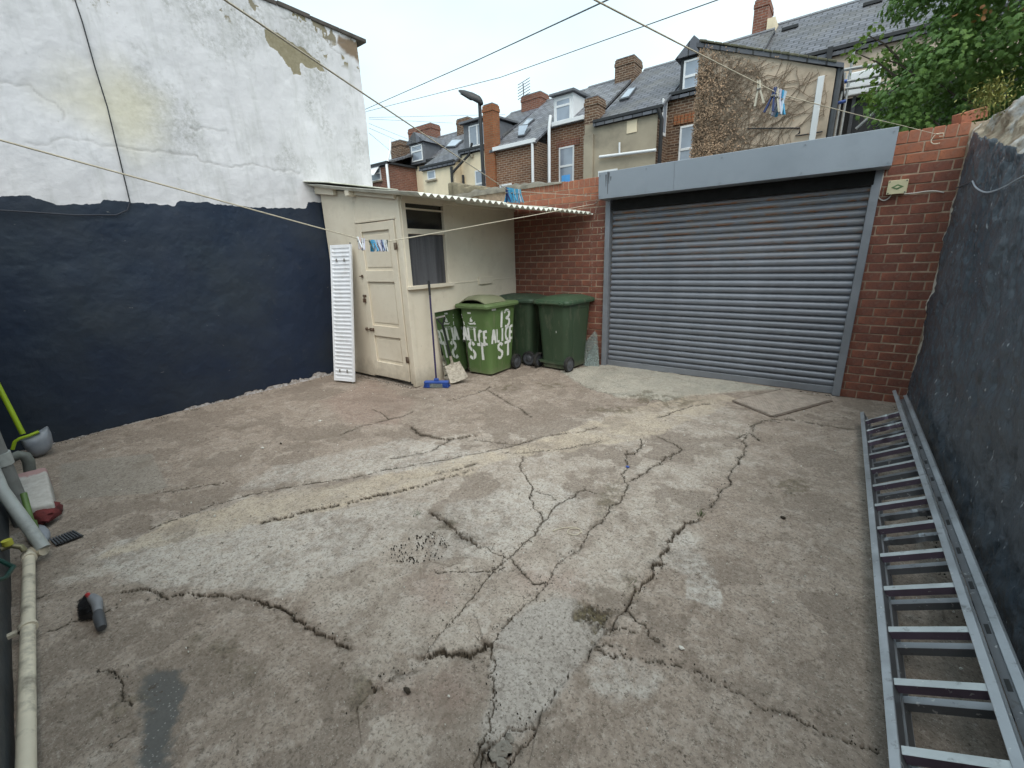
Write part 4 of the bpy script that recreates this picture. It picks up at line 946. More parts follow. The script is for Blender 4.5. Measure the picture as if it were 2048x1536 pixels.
binA = make_bin('wheelie_bin', GA, (.118, .175, .07), 'olive green wheelie bin painted 13 ALICE ST beside the shovel', (-3.90, 4.625, 0), rad(1), True, 'wheelie bins')
binB = make_bin('wheelie_bin', GD, (.040, .068, .044), 'dark green wheelie bin in the corner behind the lettered bin', (-3.87, 5.375, 0), rad(-84), False, 'wheelie bins')
binC = make_bin('wheelie_bin', GD, (.042, .080, .045), 'dark green wheelie bin with its wheels towards the yard beside shutter', (-3.115, 5.385, 0), rad(176), False, 'wheelie bins')

# brush lettering
G = {'A': [[(0, 0), (.42, 1), (.5, 1), (.9, 0)], [(.2, .38), (.72, .36)]], 'L': [[(.1, 1), (.12, .05), (.75, .0)]], 'I': [[(.4, 1), (.38, 0)]],
     'C': [[(.8, .88), (.5, 1), (.2, .7), (.15, .35), (.4, .04), (.85, .0)]], 'E': [[(.85, 1), (.15, .95), (.12, .5), (.12, .03), (.88, 0)], [(.12, .52), (.75, .5)]],
     'S': [[(.8, .85), (.55, 1), (.22, .9), (.2, .68), (.5, .52), (.78, .35), (.7, .1), (.4, 0), (.1, .12)]], 'T': [[(.0, .95), (1., 1)], [(.55, .97), (.6, 0)]],
     '1': [[(.5, 1), (.42, 0)]], '3': [[(.1, .85), (.4, 1), (.75, .85), (.7, .62), (.4, .52), (.75, .4), (.78, .15), (.5, 0), (.2, .02)]]}
def letter(root, face, ch, u0, v0, wu, hv, thick):
    mb = MB(); W_ = {'front': .47, 'back': .47}.get(face, .58)
    for k, stroke in enumerate(G[ch]):
        curve = ch in 'SC3'
        pts = smoothpath(stroke) if curve else sum([[np.array(a)*(1-t/4)+np.array(b)*t/4 for t in range(4)] for a, b in zip(stroke[:-1], stroke[1:])], [])+[np.array(stroke[-1])]
        q = [np.array([(u0+wu*a[0])*W_, v0+hv*a[1]]) for a in pts]
        # square the strokes off into a ribbon of uneven width
        Lp = []; Rp = []
        for i in range(len(q)):
            t = q[min(i+1, len(q)-1)]-q[max(i-1, 0)]; t = t/(np.linalg.norm(t)+1e-9); nrm = np.array([-t[1], t[0]]); w_ = thick*.5*random.uniform(.8, 1.15)
            Lp.append(q[i]+nrm*w_); Rp.append(q[i]-nrm*w_)
        lift = .0022+.0012*k
        f = lambda z: face_pt(face, z[0]/W_, z[1], lift)
        f0 = lambda z: face_pt(face, z[0]/W_, z[1], -.001)
        n = len(q)
        mb.add([f(z) for z in Lp]+[f(z) for z in Rp]+[f0(z) for z in Lp]+[f0(z) for z in Rp],
               [(i, i+1, n+i+1, n+i) for i in range(n-1)]+[(i, 2*n+i, 2*n+i+1, i+1) for i in range(n-1)]+[(n+i, n+i+1, 3*n+i+1, 3*n+i) for i in range(n-1)])
    mb.build('painted_letter', M['chalk'], root)
def write(root, face, rows):
    for txt, u, v, wu, hv, gap, th in rows:
        for i, ch in enumerate(txt):
            if ch != ' ': letter(root, face, ch, u+i*gap, v-random.uniform(0, .012)-(.03 if ch in 'CE' and face == 'front' else 0)*(i/4), wu, hv, th)
write(binA, 'front', [('ALICE', .05, .49, .16, .18, .186, .034), ('ST', .18, .24, .30, .225, .36, .044)])
write(binA, 'right', [('13', .33, .66, .27, .225, .19, .037), ('ALICE', .09, .47, .15, .18, .166, .036), ('ST', .28, .235, .25, .205, .29, .042)])
write(binA, 'left', [('ALICE', .12, .47, .15, .18, .166, .036), ('ST', .30, .235, .25, .205, .29, .042)])
# council ship emblem, small lettering and stickers
def patch(root, face, polys, mat, name):
    mb = MB()
    for poly in polys:
        n = len(poly); a = [face_pt(face, u, v, .002) for u, v in poly]; mb.add(a, [tuple(range(n))])
    mb.build(name, mat, root)
patch(binA, 'front', [[(.27, .745), (.33, .735), (.45, .738), (.54, .765), (.50, .722), (.34, .715)], [(.35, .752), (.37, .80), (.43, .825), (.41, .80), (.46, .775), (.44, .752)], [(.50, .735), (.55, .745), (.56, .725), (.51, .715)]], M['chalk'], 'emblem')
patch(binA, 'front', [[(.30, .86), (.42, .862), (.42, .885), (.30, .882)]], M['chalk'], 'sticker')
patch(binA, 'front', [[(.11, .76), (.15, .74), (.155, .70), (.13, .70)], [(.09, .80), (.115, .80), (.115, .815), (.09, .812)], [(.08, .835), (.10, .835), (.10, .85), (.08, .85)]], M['chalk'], 'paint_spot')
patch(binA, 'right', [[(.12, .905), (.26, .905), (.26, .935), (.12, .935)]], M['chalk'], 'sticker')
patch(binC, 'back', [[(.64, .545), (.655, .545), (.655, .575), (.64, .575)]], M['chalk'], 'sticker')
def textmesh(root, txt, face, u, v, size):
    cu_ = bpy.data.curves.new('lettering', 'FONT'); cu_.body = txt; cu_.size = size; o = bpy.data.objects.new('lettering', cu_); COL.objects.link(o)
    dg = bpy.context.evaluated_depsgraph_get(); me_ = bpy.data.meshes.new_from_object(o.evaluated_get(dg)); bpy.data.objects.remove(o)
    me_.materials.clear(); me_.materials.append(M['chalk'])
    for vt in me_.vertices: vt.co = face_pt(face, u+vt.co.x/.47, v+vt.co.y, .002)
    link('printed_lettering', me_, root)
textmesh(binA, 'Sunderland', 'front', .24, .672, .034); textmesh(binA, 'City Council', 'front', .26, .645, .026)

# ---- broken sheet of glass behind the right-hand bin
gm = NT('old_glass'); gm.b.inputs['Transmission Weight'].default_value = .85; gm.b.inputs['IOR'].default_value = 1.3
gm.fin((.75, .85, .83), gm.ramp(gm.noise(9, 5, .7), .45, .7, .03, .45), gm.bump(gm.noise(14, 3), .3, .01))
gl = empty('broken_glass_sheet', (-2.75, 5.6, 0), 0, 'broken clear glass sheet leaning on brickwork beside the shutter', 'glass')
for q in ([(-2.94, 5.58, .0), (-2.66, 5.62, .0), (-2.69, 5.65, .24), (-2.74, 5.69, .47), (-2.78, 5.70, .50), (-2.92, 5.67, .33)],
          [(-2.86, 5.53, .0), (-2.64, 5.58, .0), (-2.66, 5.60, .16), (-2.73, 5.64, .33), (-2.83, 5.63, .2)]):
    under(MB().prism(q, (.0, .005, 0)).build('shard', gm.m), gl)
gc_ = MB()
for i in range(4):
    a = (random.uniform(-2.88, -2.7), 5.6, random.uniform(.03, .4)); gc_.tube([(a[0], 5.575+a[2]*.2, a[2]), (a[0]+random.uniform(-.05, .05), 5.58+a[2]*.2, a[2]-.09), (a[0]+random.uniform(-.06, .06), 5.575+a[2]*.17, max(.01, a[2]-.16))], .0015, 4)
under(gc_.build('crack_line', M['upvc']), gl)

# ---- manhole cover
mc = [np.array(at(*q_, Z=.003)) for q_ in ((1468, 801), (1545, 832), (1662, 800), (1560, 781))]
mh = empty('access_cover', tuple(sum(mc)/4), 0, 'rusty chequer plate access cover before the roller shutter', 'access cover')
M['rustplate'] = plain('rusty_plate', (.30, .25, .21), .85, .3, 12, dirt=(.36, .315, .27), dscale=5, bump=.4)
under(MB().prism([tuple(p_) for p_ in mc], (0, 0, .007)).build('plate', M['rustplate'], bevel=.002), mh)
tr = MB()
for i in range(15):
    for j in range(27):
        a = (i+.6)/15.4; b = (j+.6)/27.4; p_ = (mc[0]*(1-a)+mc[1]*a)*(1-b)+(mc[3]*(1-a)+mc[2]*a)*b; p_ = p_+np.array([0, 0, .007])
        e1 = (mc[1]-mc[0]); e1 /= np.linalg.norm(e1); e2 = (mc[3]-mc[0]); e2 /= np.linalg.norm(e2)
        u_ = (e1+e2)/1.41 if (i+j) % 2 else (e1-e2)/1.41; v_ = np.array([-u_[1], u_[0], 0])
        tr.add([p_+u_*.014, p_+v_*.006, p_-u_*.014, p_-v_*.006, p_+np.array([0, 0, .006])], [(0, 1, 4), (1, 2, 4), (2, 3, 4), (3, 0, 4)])
under(tr.build('tread_pattern', plain('worn_tread', (.38, .325, .275), .7, .2, 12)), mh)['kind'] = 'stuff'
fr = MB()
for a, b in zip(mc, mc[1:]+mc[:1]):
    d_ = b-a; n_ = np.array([d_[1], -d_[0], 0]); n_ /= np.linalg.norm(n_); fr.prism([a-n_*.0+np.array([0, 0, -.01]), b+np.array([0, 0, -.01]), b+n_*.022+np.array([0, 0, -.01]), a+n_*.022+np.array([0, 0, -.01])], (0, 0, .010))
under(fr.build('frame', plain('dull_frame', (.17, .135, .11), .9, .3, 14)), mh)

# ================================================================== LADDER leaning along the right wall
th = rad(31); LO = np.array([.319, 0, .12]); lw = np.array([math.cos(th), 0, math.sin(th)]); ln = np.array([math.sin(th), 0, -math.cos(th)])
lp_ = lambda s_, n_, y_: tuple(LO+lw*s_+ln*n_+np.array([0, y_, 0]))
lad = empty('extension_ladder', (.45, 3, 0), 0, 'long aluminium double extension ladder lying on its edge along the dark wall', 'ladder')
def alu(name, col, rough=.38):
    m = NT(name); n = m.noise(5, 6, .65); g = m.n('ShaderNodeNewGeometry').outputs['Position']
    c = m.mix(m.ramp(n, .3, .7), [x*.8 for x in col], [x*1.1 for x in col]); c = m.mix(m.ramp(m.noise(22, 5, .7, vec=g), .58, .7, 0, .6), c, (.10, .09, .08))
    c = m.mix(m.ramp(m.noise(38, 3, .6, vec=g), .655, .69, 0, .75), c, (.62, .62, .60)); c = m.mix(m.ramp(m.noise(3, 5, .7, vec=g), .5, .62, 0, .35), c, [x*.55 for x in col])
    return m.fin(c, m.ramp(n, .3, .7, rough-.05, rough+.2), m.bump(m.noise(8, 4, vec=m.vec(scale=(20, 1, 20))), .1, .002), .55, .5)
M['alu'] = alu('weathered_aluminium', (.42, .44, .47)); M['alu_dark'] = alu('dull_aluminium', (.20, .205, .22), .5); M['rung_side'] = alu('purple_grey_aluminium', (.21, .16, .215), .5)  # rung sides purplish and darker than the treads
M['rung_top'] = alu('bright_aluminium', (.55, .58, .59), .4)
def lbox(s0_, s1_, n0_, n1_, y0_, y1_):
    return MB().hexa([lp_(s0_, n0_, y0_), lp_(s1_, n0_, y0_), lp_(s1_, n1_, y0_), lp_(s0_, n1_, y0_)], [lp_(s0_, n0_, y1_), lp_(s1_, n0_, y1_), lp_(s1_, n1_, y1_), lp_(s0_, n1_, y1_)])
YN = .45
for (a, b, n0_, ye, flip) in ((0, .028, 0., 4.80, 0), (.262, .290, 0., 5.20, 1), (.002, .03, .07, 4.84, 0), (.318, .346, .06, 5.16, 1)):
    st_ = lbox(a, b, n0_, n0_+.006, YN, ye)                       # face flange
    wb = (a, a+.006) if flip else (b-.006, b)
    st_ = under(st_.build('stile', M['alu'], bevel=.0015), lad)
    o = lbox(wb[0], wb[1], n0_+.0065, n0_+.058, YN, ye).build('web', M['alu_dark'], bevel=.0015); o.parent = st_
    o = lbox(a, b, n0_+.0585, n0_+.063, YN, ye).build('flange', M['alu'], bevel=.001); o.parent = st_
for k in range(16):
    y_ = 1.399+.2634*(k-3)
    if y_ > 4.75: break
    for n0_, s1_ in ((.012, .262), (.078, .288)):
        mb = MB(); segs = 14; dent = (k > 12 or (k in (8, 9) and n0_ > .05)); rows = []
        for i in range(segs+1):
            t = i/segs; d_ = (.012*math.sin(t*9+k)*math.sin(t*math.pi)+.006*math.sin(t*23)) if dent else 0
            s_ = .030+(s1_-.030)*t
            rows.append([lp_(s_, n0_+d_*.6, y_-.015+d_), lp_(s_, n0_, y_+.015+d_*.4), lp_(s_, n0_+.030, y_+.015), lp_(s_, n0_+.030, y_-.015+d_*.5)])
        r_ = under(mb.loft(rows).build('rung', M['rung_side'] if n0_ < .05 else M['alu_dark'], bevel=0), lad)
        tp = MB()
        rows = [[np.array(q_[0])-ln*.0012, np.array(q_[1])-ln*.0012, np.array(q_[1])-ln*.0002, np.array(q_[0])-ln*.0002] for q_ in rows]
        o = tp.loft(rows).build('tread', M['rung_top'] if n0_ < .05 else M['alu'], bevel=0); o.parent = r_

pl_ = under(lbox(.2905, .3175, .072, .078, YN, 5.1).build('shade_plate', M['alu_dark'], bevel=.001), lad)  # added plate; its dark colour paints the shaded gap between the rails
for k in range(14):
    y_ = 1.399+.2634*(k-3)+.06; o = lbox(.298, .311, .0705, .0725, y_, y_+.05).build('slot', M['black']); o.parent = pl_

# ================================================================== THINGS AT THE FOOT OF THE HOUSE WALL
M['cpipe'] = plain('cream_pipe_paint', (.64, .57, .45), .6, .12, 5, dirt=(.12, .10, .08), dscale=9, damt=.9)
M['gpipe'] = plain('grey_plastic_pipe', (.38, .40, .39), .5, .15, 5, dirt=(.12, .12, .11), dscale=7)
wp = empty('waste_pipe', (-2.4, -.12, 0), 0, 'cream painted waste pipe running along the foot of the house wall', 'pipe')
pz = .055
pA = at(52, 1536, Z=pz); pB = at(58, 1115, Z=pz); py_ = (pA[1]+pB[1])/2
x0_, x1_ = -1.15, pB[0]
pyl = lambda x: pA[1]+(pB[1]-pA[1])*(x-pA[0])/(pB[0]-pA[0])
under(MB().tube([(x, pyl(x), pz) for x in np.linspace(x0_, x1_, 12)], .0245, 16).build('pipe_run', M['cpipe'], smooth=50), wp)
el_ = at(88, 1098, Z=pz+.01)
under(MB().tube([(x1_+.02, pyl(x1_), pz), (x1_-.03, pyl(x1_)+.0, pz), (x1_-.06, pyl(x1_)+.02, pz), (el_[0], el_[1], pz+.005)], .031, 16).build('elbow', M['cpipe'], smooth=50), wp)
cl = at(45, 1260, Z=pz); under(MB().tube([(cl[0]-.012, pyl(cl[0]), pz), (cl[0]+.012, pyl(cl[0]), pz)], .032, 16).box(cl[0]-.012, cl[0]+.012, HWY(cl[0])-.01, pyl(cl[0])-.02, pz-.008, pz+.008).build('pipe_clip', M['cpipe'], smooth=50), wp)
gpp = empty('downpipe', (-3.4, -.1, 0), 0, 'grey plastic pipe slanting down into the cream elbow', 'pipe')
e0 = np.array([el_[0], el_[1], .07]); g1 = at(-40, 950, X=e0[0]-.10)
e1_ = at(2, 978, X=-3.68)
under(MB().tube([e0, e0+(e1_-e0)*.5, e1_, np.array([-3.95, HWY(-3.95)+.04, .85])], .030, 14).build('pipe_run', M['gpipe'], smooth=50), gpp)
gp2 = empty('soil_pipe', (-4.6, -.2, 0), 0, 'old grey iron soil pipe standing against the house wall', 'pipe')
e2 = np.array([-4.07, 0, 0])
under(MB().tube([(e2[0], .0, -.02), (e2[0], -.005, 1.0), (e2[0], -.01, 2.6)], .052, 14).build('pipe_run', plain('flaking_iron_pipe', (.20, .205, .20), .7, .35, 8, dirt=(.05, .05, .045), dscale=8), smooth=50), gp2)
under(MB().tube([(e2[0], -.003, .42), (e2[0], -.003, .50)], .062, 14).build('collar', M['gpipe'], smooth=50), gp2)

# rendered gully block with red and pink paint
gb = [at(20, 953, Z=.13), at(92, 934, Z=.13), at(106, 1003, Z=.13), at(45, 1019, Z=.13)]
blk = empty('gully_kerb', tuple(sum(gb)/4*np.array([1, 1, 0])), 0, 'squat rendered gully kerb with pink and red paint by the house wall', 'kerb')
def blockmat():
    m = NT('painted_render'); g = m.n('ShaderNodeNewGeometry').outputs['Position']; X = m.sepx(g); n = m.noise(20, 6, .7, vec=g)
    c = m.mix(m.ramp(n, .35, .65), (.40, .37, .34), (.52, .50, .47))
    t_ = m.math('ADD', X[0], m.math('MULTIPLY', m.math('SUBTRACT', n, .5), .25))
    c = m.mix(m.ramp(t_, gb[0][0]+.10, gb[0][0]+.16, .75, 0), c, (.40, .20, .20))
    return m.fin(c, .9, m.bump(n, .5, .01))
M['gully'] = blockmat()
under(MB().hexa([(p_[0], p_[1], -.02) for p_ in gb], [(p_[0], p_[1], .13+random.uniform(-.01, .01)) for p_ in gb]).build('block', M['gully'], bevel=.018, smooth=60), blk)
rc = at(85, 1020, Z=.06)
def lumpy(mb, c, r, seed, n=14, amp=.3):
    r_ = np.random.default_rng(seed); rings = []
    for i in range(8):
        a = math.pi*(i+.5)/8-math.pi/2; rings.append([(c[0]+r[0]*math.cos(a)*math.cos(b)*(1+amp*r_.normal()*.5), c[1]+r[1]*math.cos(a)*math.sin(b)*(1+amp*r_.normal()*.5), max(-.004, c[2]+r[2]*math.sin(a)*(1+amp*r_.normal()*.4))) for b in np.linspace(0, 2*math.pi, n, endpoint=False)])
    return mb.loft(rings)
tag(lumpy(MB(), (rc[0], rc[1], .045), (.17, .085, .055), 4).build('floor_cloth', plain('dark_red_cloth', (.12, .022, .022), .95, .45, 15, bump=1., bscale=50), smooth=60), 'crumpled dark red cloth against the gully kerb', 'cloth')

# lime handled scoop by the navy wall
M['lime'] = plain('lime_plastic', (.33, .46, .02), .4, .1, 6, bump=0); M['gplast'] = plain('grey_plastic', (.25, .27, .31), .4, .1, 6, dirt=(.4, .4, .4), dscale=10, damt=.3, bump=0)
sp0 = at(46, 868, X=-5.55); spt = at(-30, 720, X=-5.70)
sk = empty('plastic_scoop', (sp0[0], sp0[1], 0), 0, 'grey plastic shovel with lime green handle in the navy wall corner', 'shovel')
dv = spt-sp0
under(MB().tube([sp0, sp0+dv*.5, sp0+dv*1.3], .019, 12).build('handle', M['lime'], smooth=True), sk)
rim_ = [at(x, y, X=-5.5) for x, y in ((40, 880), (58, 873), (78, 864), (96, 853), (103, 866), (107, 884), (102, 899), (88, 909), (72, 915), (58, 908), (48, 895))]
cz_ = sum(rim_)/len(rim_); mb = MB()
sh_ = lambda k, dx: [tuple(cz_+(p_-cz_)*k+np.array([dx, 0, 0])) for p_ in rim_]
mb.loft([sh_(.96, -.05), sh_(1., -.01), sh_(.97, .01), sh_(.7, .045), sh_(.35, .06)])
under(mb.build('pan', M['gplast'], smooth=60), sk)
under(MB().tube([rim_[0]+np.array([.02, -.06, -.06]), rim_[0]+np.array([.025, -.03, .005]), rim_[0]+np.array([.03, 0, .02]), rim_[1]+np.array([.03, 0, .015]), rim_[2]+np.array([.03, 0, .012])], .013, 8).build('collar', M['lime'], smooth=True), sk)
tag(MB().tube([tuple(at(*q_, X=-4.95)) for q_ in ((18, 918), (38, 910), (50, 912), (57, 922), (60, 942))], .036, 14).build('pipe_bend', plain('mossy_pipe', (.16, .17, .155), .6, .3, 8, dirt=(.06, .09, .05), dscale=8), smooth=60), 'grey pipe bend below the lime handled shovel', 'pipe')

# green handled float with grey sole
fl = at(76, 1068, Z=.02)
ft = empty('floor_scraper', (fl[0], fl[1], 0), 0, 'small grey scrubber with upright green handle by the slanting pipe', 'scrubber')
mb = MB(); rings = []
for z_, k_ in ((.0, .92), (.012, 1), (.03, .9), (.04, .6)):
    rings.append([(fl[0]+.15*k_*math.cos(a), fl[1]+.05*k_*math.sin(a), z_) for a in np.linspace(0, 2*math.pi, 22, endpoint=False)])
under(mb.loft(rings).build('sole', M['gplast'], smooth=50), ft)
fb = at(66, 1058, Z=.05); ft_ = at(47, 987, X=-3.95)
under(MB().tube([fb, fb+(ft_-fb)*.2], .026, 10).tube([fb+(ft_-fb)*.2, ft_], .0165, 10).build('handle', plain('dull_green_plastic', (.10, .17, .045), .5, .3, 9), smooth=40), ft)

# drain grating
dg_ = [at(100, 1080, Z=.004), at(150, 1062, Z=.004), at(168, 1072, Z=.004), at(112, 1092, Z=.004)]
dr = empty('drain_grate', tuple(sum(dg_)/4), 0, 'narrow black slotted drain grate in the concrete', 'drain')
for k in range(9):
    a = k/9; b = (k+.55)/9; q_ = [dg_[0]*(1-a)+dg_[1]*a, dg_[0]*(1-b)+dg_[1]*b, dg_[3]*(1-b)+dg_[2]*b, dg_[3]*(1-a)+dg_[2]*a]
    under(MB().prism([tuple(p_) for p_ in q_], (0, 0, .012)).build('bar', M['dgrey']), dr)
under(MB().prism([tuple(p_) for p_ in dg_], (0, 0, .003)).build('sump', M['black']), dr)

# tap and hose union on the wall
tp_ = at(22, 1088, X=-3.45)
tap = empty('wall_tap', (tp_[0], tp_[1], tp_[2]), 0, 'brass hose tap with yellow cap low on the house wall', 'tap')
T3 = lambda *a: tuple(np.array(tp_)+np.array(a))
under(MB().tube([T3(0, -.08, -.01), T3(0, 0, -.01), T3(.03, .03, -.025), T3(.035, .035, -.05)], .014, 10).build('spout', plain('tarnished_brass', (.22, .20, .12), .5, .3, 12, .4), smooth=40), tap)
under(MB().tube([T3(0, -.01, 0), T3(0, -.01, .03)], .022, 10).build('cap', plain('yellow_plastic', (.48, .46, .06), .5, .1, 6), smooth=40), tap)
hs = at(6, 1138, X=-2.9)
tag(MB().tube([tuple(hs+np.array([.15, -.06, .03])), tuple(hs+np.array([.1, 0, .0])), tuple(hs+np.array([.0, .03, -.01])), tuple(hs+np.array([-.08, 0, .01])), tuple(hs+np.array([-.12, -.09, .02]))], .010, 8).build('hose', plain('dark_green_hose', (.01, .045, .035), .45, .2, 8), smooth=True), 'short loop of dark green hose under the tap', 'hose')

# hand brush on the concrete
hbk = at(186, 1222, Z=.0)
hbr = empty('hand_brush', (hbk[0], hbk[1], 0), 0, 'black bristled hand brush with red and grey head lying on concrete', 'brush')
A_ = at(180, 1192, Z=.03); B_ = at(196, 1222, Z=.03); C_ = at(204, 1256, Z=.025)
cvd = smoothpath([A_, at(193, 1204, Z=.045), B_, at(198, 1236, Z=.035), C_], 5)
under(MB().tube([tuple(p_) for p_ in cvd[:12]], [.010, .016, .020, .022, .023, .023, .022, .021, .020, .019, .018, .018], 10).build('head', plain('grey_rubber', (.20, .205, .22), .5, .2, 8), smooth=50), hbr)
under(MB().tube([tuple(p_) for p_ in cvd[11:]], [.018, .019, .021, .022, .022, .021, .021, .020, .019, .016][:len(cvd[11:])], 10).build('handle', plain('dark_grip', (.055, .058, .065), .6, .2, 12), smooth=50), hbr)
under(MB().tube([tuple(p_+np.array([-.012, -.006, .006])) for p_ in cvd[:9]], .011, 8).build('red_trim', plain('red_plastic', (.35, .02, .025), .4, .1, 8), smooth=50), hbr)
tb = MB(); q0 = at(176, 1195, Z=.01); q1 = at(188, 1236, Z=.01); r0 = at(164, 1212, Z=.0); r1 = at(166, 1242, Z=.0)
for i in range(900):
    t = random.random(); a = q0*(1-t)+q1*t+np.array([0, 0, random.uniform(.0, .03)]); t2 = min(1, max(0, t+random.uniform(-.06, .06))); b = r0*(1-t2)+r1*t2+np.array([random.uniform(-.012, .012), random.uniform(-.012, .012), random.uniform(.0, .035)])
    tb.add([a+np.array([0, 0, .001]), a-np.array([0, 0, .001]), b-np.array([0, 0, .001]), b+np.array([0, 0, .001]), a+np.array([.001, .001, 0]), a-np.array([.001, .001, 0]), b-np.array([.001, .001, 0]), b+np.array([.001, .001, 0])], [(0, 1, 2, 3), (4, 5, 6, 7)])
tb.hexa([q0, q1, r1*.85+q1*.15, r0*.85+q0*.15], [q0+np.array([0, 0, .028]), q1+np.array([0, 0, .028]), r1*.8+q1*.2+np.array([0, 0, .022]), r0*.8+q0*.2+np.array([0, 0, .022])])
under(tb.build('bristles', M['black'], fix=False), hbr)['kind'] = 'stuff'

# ================================================================== SMALL FITTINGS ON THE WALLS
bx0, bx1, bz0_, bz1_ = at(1772, 388, Y=D-.05)[0], at(1818, 358, Y=D-.05)[0], at(1795, 388, Y=D-.06)[2], at(1795, 360, Y=D-.06)[2]
jb = empty('junction_box', ((bx0+bx1)/2, D, bz0_), 0, 'cream junction box with green diamond emblem on the brick pier', 'junction box')
M['boxp'] = plain('aged_cream_plastic', (.52, .48, .31), .5, .08, 5, bump=.1)
under(MB().box(bx0+.005, bx1-.005, D-.055, D-.001, bz0_+.005, bz1_-.005).build('case', M['boxp'], bevel=.006), jb)
under(MB().box(bx0, bx1, D-.068, D-.0555, bz0_, bz1_).build('cover', M['boxp'], bevel=.004), jb)
cx_, cz2 = (bx0+bx1)/2, (bz0_+bz1_)/2
M['gink'] = plain('green_ink', (.10, .17, .07), .6, .2, 9, bump=0)
em = under(MB().prism([(cx_-.045, D-.0685, cz2), (cx_, D-.0685, cz2-.024), (cx_+.045, D-.0685, cz2), (cx_, D-.0685, cz2+.024)], (0, -.0015, 0)).build('emblem', M['gink']), jb)
o = MB().prism([(cx_-.022, D-.0702, cz2-.002), (cx_-.004, D-.0702, cz2-.01), (cx_+.018, D-.0702, cz2+.0), (cx_+.002, D-.0702, cz2+.010)], (0, -.001, 0)).build('emblem_centre', M['boxp']); o.parent = em
for x in (bx0+.012, bx1-.012):
    for z_ in (bz0_+.012, bz1_-.012): under(MB().tube([(x, D-.0675, z_), (x, D-.071, z_)], .006, 8).build('screw', M['dgrey']), jb)
M['cable'] = plain('white_cable', (.62, .60, .56), .5, .1, 8, bump=0)
def wallcable(px, Y, name, label, r=.005, mat='cable', lift=0, cat='cable'):
    return tag(MB().tube([tuple(p_) for p_ in smoothpath([at(*q_, Y=Y) for q_ in px], 5)], r, 6).build(name, M[mat], smooth=True), label, cat)
wallcable([(1768, 340), (1764, 362), (1757, 392), (1760, 398), (1768, 401), (1778, 396), (1783, 388)], D-.012, 'cable', 'white cable looping under the cream junction box')
wallcable([(1808, 388), (1830, 386), (1850, 383), (1870, 382), (1888, 385)], D-.012, 'cable', 'short white cable stub right of the cream junction box')
rc_ = [at(*q_, X=RW-.03) for q_ in ((1945, 362), (1952, 375), (1968, 384), (1985, 383), (2010, 373), (2040, 356), (2075, 338))]
tag(MB().tube([tuple(p_) for p_ in smoothpath(rc_, 4)], .005, 6).build('cable', plain('grey_cable', (.30, .32, .36), .5, .1, 8, bump=0), smooth=True), 'slack grey cable on the dark painted side wall', 'cable')
rc_ = [at(*q_, X=RW-.012) for q_ in ((1912, 376), (1928, 370), (1945, 362))]
tag(MB().tube([tuple(p_) for p_ in rc_], .005, 6).build('cable', M['dgrey'], smooth=True), 'dark cable end below the side wall top near brick pier', 'cable')
lc = [at(*q_, X=LX+.03) for q_ in ((138, -60), (150, 0), (165, 45), (190, 135), (215, 215), (240, 320), (260, 404))]
tag(MB().tube([tuple(p_) for p_ in lc], .006, 6).build('wall_cable', M['black'], smooth=True), 'black cable running down the white upper wall', 'cable')
lc = [at(*q_, X=LX+.022) for q_ in ((-40, 418), (60, 424), (150, 430), (232, 430), (255, 420), (260, 404))]
tag(MB().tube([tuple(p_) for p_ in lc], .007, 6).build('wall_cable', plain('navy_cable', (.012, .016, .028), .5, .2, 8), smooth=True), 'navy painted cable along the top of the navy paint', 'cable')
# weeds on the wall top
wd = MB(); wc = at(1985, 178, Y=5.1)
for i in range(620):
    a = wc+np.array([random.gauss(0, .06), random.gauss(0, .10), random.gauss(-.05, .06)]); s_ = random.uniform(.008, .02); d_ = np.array([random.gauss(0, 1), random.gauss(0, 1), random.gauss(.3, 1)]); d_ /= np.linalg.norm(d_); e_ = np.cross(d_, [0, 0, 1.01]); 
    wd.add([a, a+d_*s_+e_*s_*.5, a+d_*s_*2.2, a+d_*s_-e_*s_*.5], [(0, 1, 2, 3)])
wdo = empty('wall_weed', (wc[0], wc[1], 2.4), 0, 'yellow green weed growing on top of the side wall', 'plant')
M['weed'] = plain('weed_leaf', (.22, .22, .055), .8, .4, 9, bump=0); under(wd.build('leaves', M['weed'], fix=False), wdo)['kind'] = 'stuff'
ws = MB()
for i in range(9): a = wc+np.array([random.gauss(0, .05), random.gauss(0, .08), 0]); ws.tube([(a[0]+.02, a[1], wc[2]-.2), (a[0], a[1], wc[2]-.08), tuple(a+np.array([random.gauss(0, .05), random.gauss(0, .05), random.uniform(-.04, .04)]))], .002, 4)
under(ws.build('stems', M['weed']), wdo)

# ================================================================== CLOTHES LINES AND PEGS
M['rope'] = plain('cream_cord', (.55, .49, .38), .8, .15, 40, bump=.3, bscale=200); M['rope2'] = plain('grey_cord', (.20, .185, .165), .8, .2, 40)
def sagpath(pts, n=14, sag=.012):
    out = []
    for a, b in zip(pts[:-1], pts[1:]):
        a = np.array(a); b = np.array(b); l = np.linalg.norm(b-a)
        for k in range(n): t = k/n; out.append(a+(b-a)*t-np.array([0, 0, 4*sag*l*.25*t*(1-t)]))
    out.append(np.array(pts[-1])); return out
L1 = [at(-25, 273, X=-2.75), at(0, 280, X=-2.75), at(360, 379, X=-2.75), at(720, 478, X=-2.75), at(752, 484, X=-2.755), at(775, 483, X=-2.76), at(975, 447, Y=3.9), at(1188, 408, Y=D-.02)]
L1[0] = np.array([-2.75, HWY(-2.75), 2.20])
tag(MB().tube([tuple(p_) for p_ in sagpath(L1, 6, .004)], .0042, 6).build('clothes_line', M['rope'], smooth=True), 'lower cream clothes line sagging across the shed door', 'clothes line')
m2 = at(1014, 379, Y=2.19); m2b = at(1040, 383, Y=2.5)
L2 = [np.array([-.77, HWY(-.77), 2.14]), at(450, 0, Y=.476), m2, m2b, at(1192, 392, Y=D-.02)]
